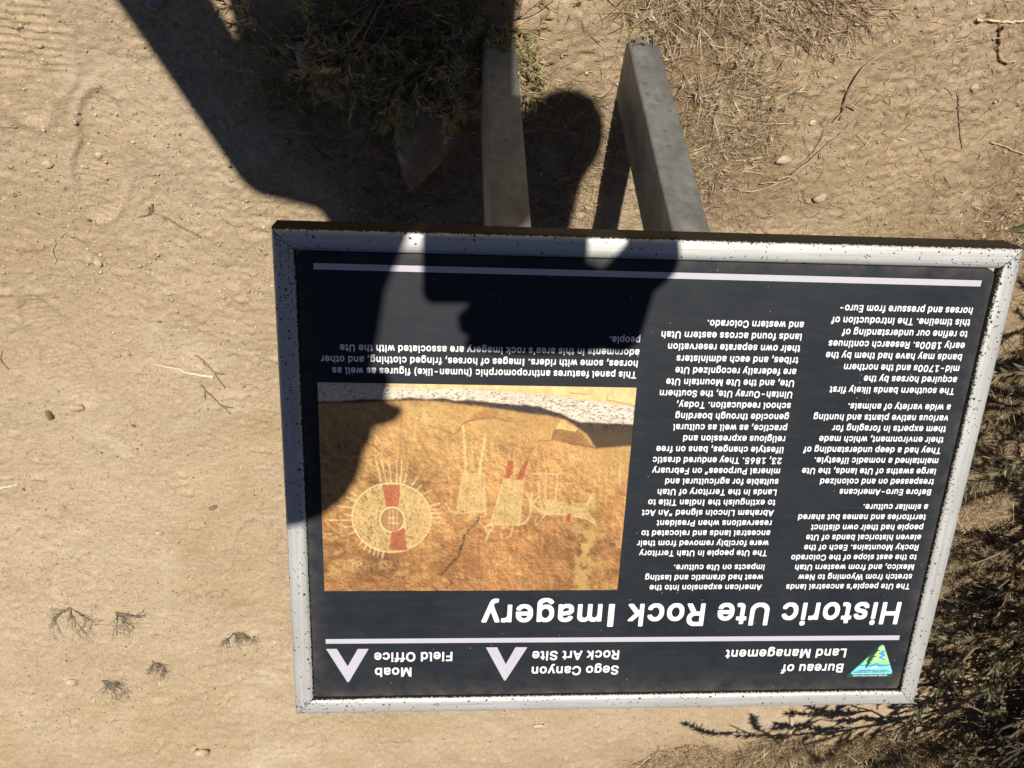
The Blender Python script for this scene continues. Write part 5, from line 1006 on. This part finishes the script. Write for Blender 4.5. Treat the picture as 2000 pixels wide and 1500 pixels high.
# right hand resting on the hip
body.append(cone(Rw, K(.285, -.40, -.475), .028, .024))
for k in range(4):
    q = K(.270 - .008 * k, -.375 - .018 * k, -.490); q2 = q + np.array([-.035, .012, -.02]); q3 = q2 + np.array([-.018, .012, -.016]); body += [cone(q, q2, .0095, .0088, sides=10, k=4), cone(q2, q3, .0088, .0078, sides=10, k=4)]
q = K(.300, -.425, -.47); body.append(cone(q, q + np.array([-.01, -.02, -.045]), .012, .010, sides=10, k=4))
fused('body', body, SKIN, .0045, person)
shirt = [cone(K(.03, -.265, -.005), K(.25, -.285, -.020), .095, .072, ((0, 1, 0), .95)), cone(neck - np.array([0, 0, .07]), chest, .085, .16, ((0, 1, 0), .8)), cone(K(.125, -.30, -.12), K(.125, -.33, -.42), .20, .235, ((0, 1, 0), .62)),
         cone(K(.270, -.29, -.10), K(.262, -.33, -.34), .080, .085), cone(K(-.015, -.29, -.12), K(-.02, -.33, -.38), .09, .10), cone(K(.118, -.20, .19), K(.088, -.24, .05), .062, .085),
         cone(K(.125, -.33, -.36), K(.125, -.34, -.50), .235, .215, ((0, 1, 0), .60)), cone(K(.05, -.24, .02), Ls, .085, .084), cone(Ls, Le + (Ls - Le) * -.02, .080, .078), cone(Le, Le + (Lw - Le) * .78, .060, .042), cone(K(.19, -.28, -.005), Rs, .070, .070), cone(Rs, Re, .070, .070), cone(Re, Re + (Rw - Re) * .7, .070, .05)]
fused('shirt', shirt, SHIRT, .009, person, 6)
tr = [cone(hipL + np.array([0, 0, .05]), hipR + np.array([0, 0, .05]), .135, .135, ((0, 1, 0), .9)), cone(hipL, kL, .112, .082), cone(kL, aL + np.array([0, 0, .0]), .082, .075), cone(hipR, kR, .112, .082), cone(kR, aR, .082, .075)]
fused('trousers', tr, TROU, .010, person, 5)
hair = [cone(hp(-.035, 0, .02), hp(-.045, 0, -.01), .088, .084), cone(hp(-.055, 0, -.03), hp(-.055, 0, -.085), .068, .055)]
fused('hair', hair, HAIR, .008, person, 3)
CAPM = plain('cap_cloth', (.13, .12, .10), .9, .1); cc = K(.183, -.115, .330)
cap = [cone(cc + np.array([.012, -.01, .0]), cc + np.array([-.004, .006, .030]), .100, .096), cone(K(.120, -.085, .300), K(.070, -.060, .243), .056, .030, (UP, .22))]
fused('cap', cap, CAPM, .006, person, 3)
for a in (aL, aR): fused('shoe', [cone(a + np.array([0, -.02, -.035]), a + np.array([0, .16, -.052]), .048, .036, ((0, 0, 1), .9)), cone(a + np.array([0, -.02, -.01]), a + np.array([0, .0, -.03]), .05, .05)], SHOE, .007, person)
for s in (-1, 1):
    e = obj('eye', None); bpy.data.objects.remove(e); V, F, Q = cone(hp(.079, .031 * s, .012), hp(.0791, .031 * s, .012), .0115, .0115)
    me = bpy.data.meshes.new('eye'); me.from_pydata([tuple(v) for v in V], [], F + Q); me.materials.append(WHITE); obj('eye', me, person)
fused('neck_filler', [cone(K(.129, -.13, .225), K(.122, -.17, .11), .060, .072), cone(K(.19, -.17, .17), K(.17, -.21, .10), .07, .075)], plain('neck_filler_brown', (.20, .12, .08), .9, .1), .007, person, 3)  # unseen mass added at the neck to fill out the cast shadow
# the phone: case, lens plate and lenses; the picture is taken from just in front of one lens
phone = empty('phone', (0, 0, CAM_H)); phone.rotation_euler = Matrix(((VX.x, VD.x, -VF.x * -1), (VX.y, VD.y, VF.y), (VX.z, VD.z, VF.z))).to_euler()
tag(phone, 'dark phone in a case held sideways in the photographer\'s left hand', 'phone')
obj('case', prism('case', rrect(-.0195, -.0625, .1475, .0180, .011, 8), -.0145, -.0040, CASE), phone)
obj('lens_plate', prism('lens_plate', rrect(-.012, -.024, .026, .0125, .008, 6), -.0040, -.0028, CASE), phone)
for x, y in ((0, 0), (.017, -.006), (0, -.0165)):
    obj('lens', prism('lens', [(x + .0062 * math.cos(a), y + .0062 * math.sin(a)) for a in np.linspace(0, 2 * PI, 20, endpoint=False)], -.0028, -.0018, LENS), phone)
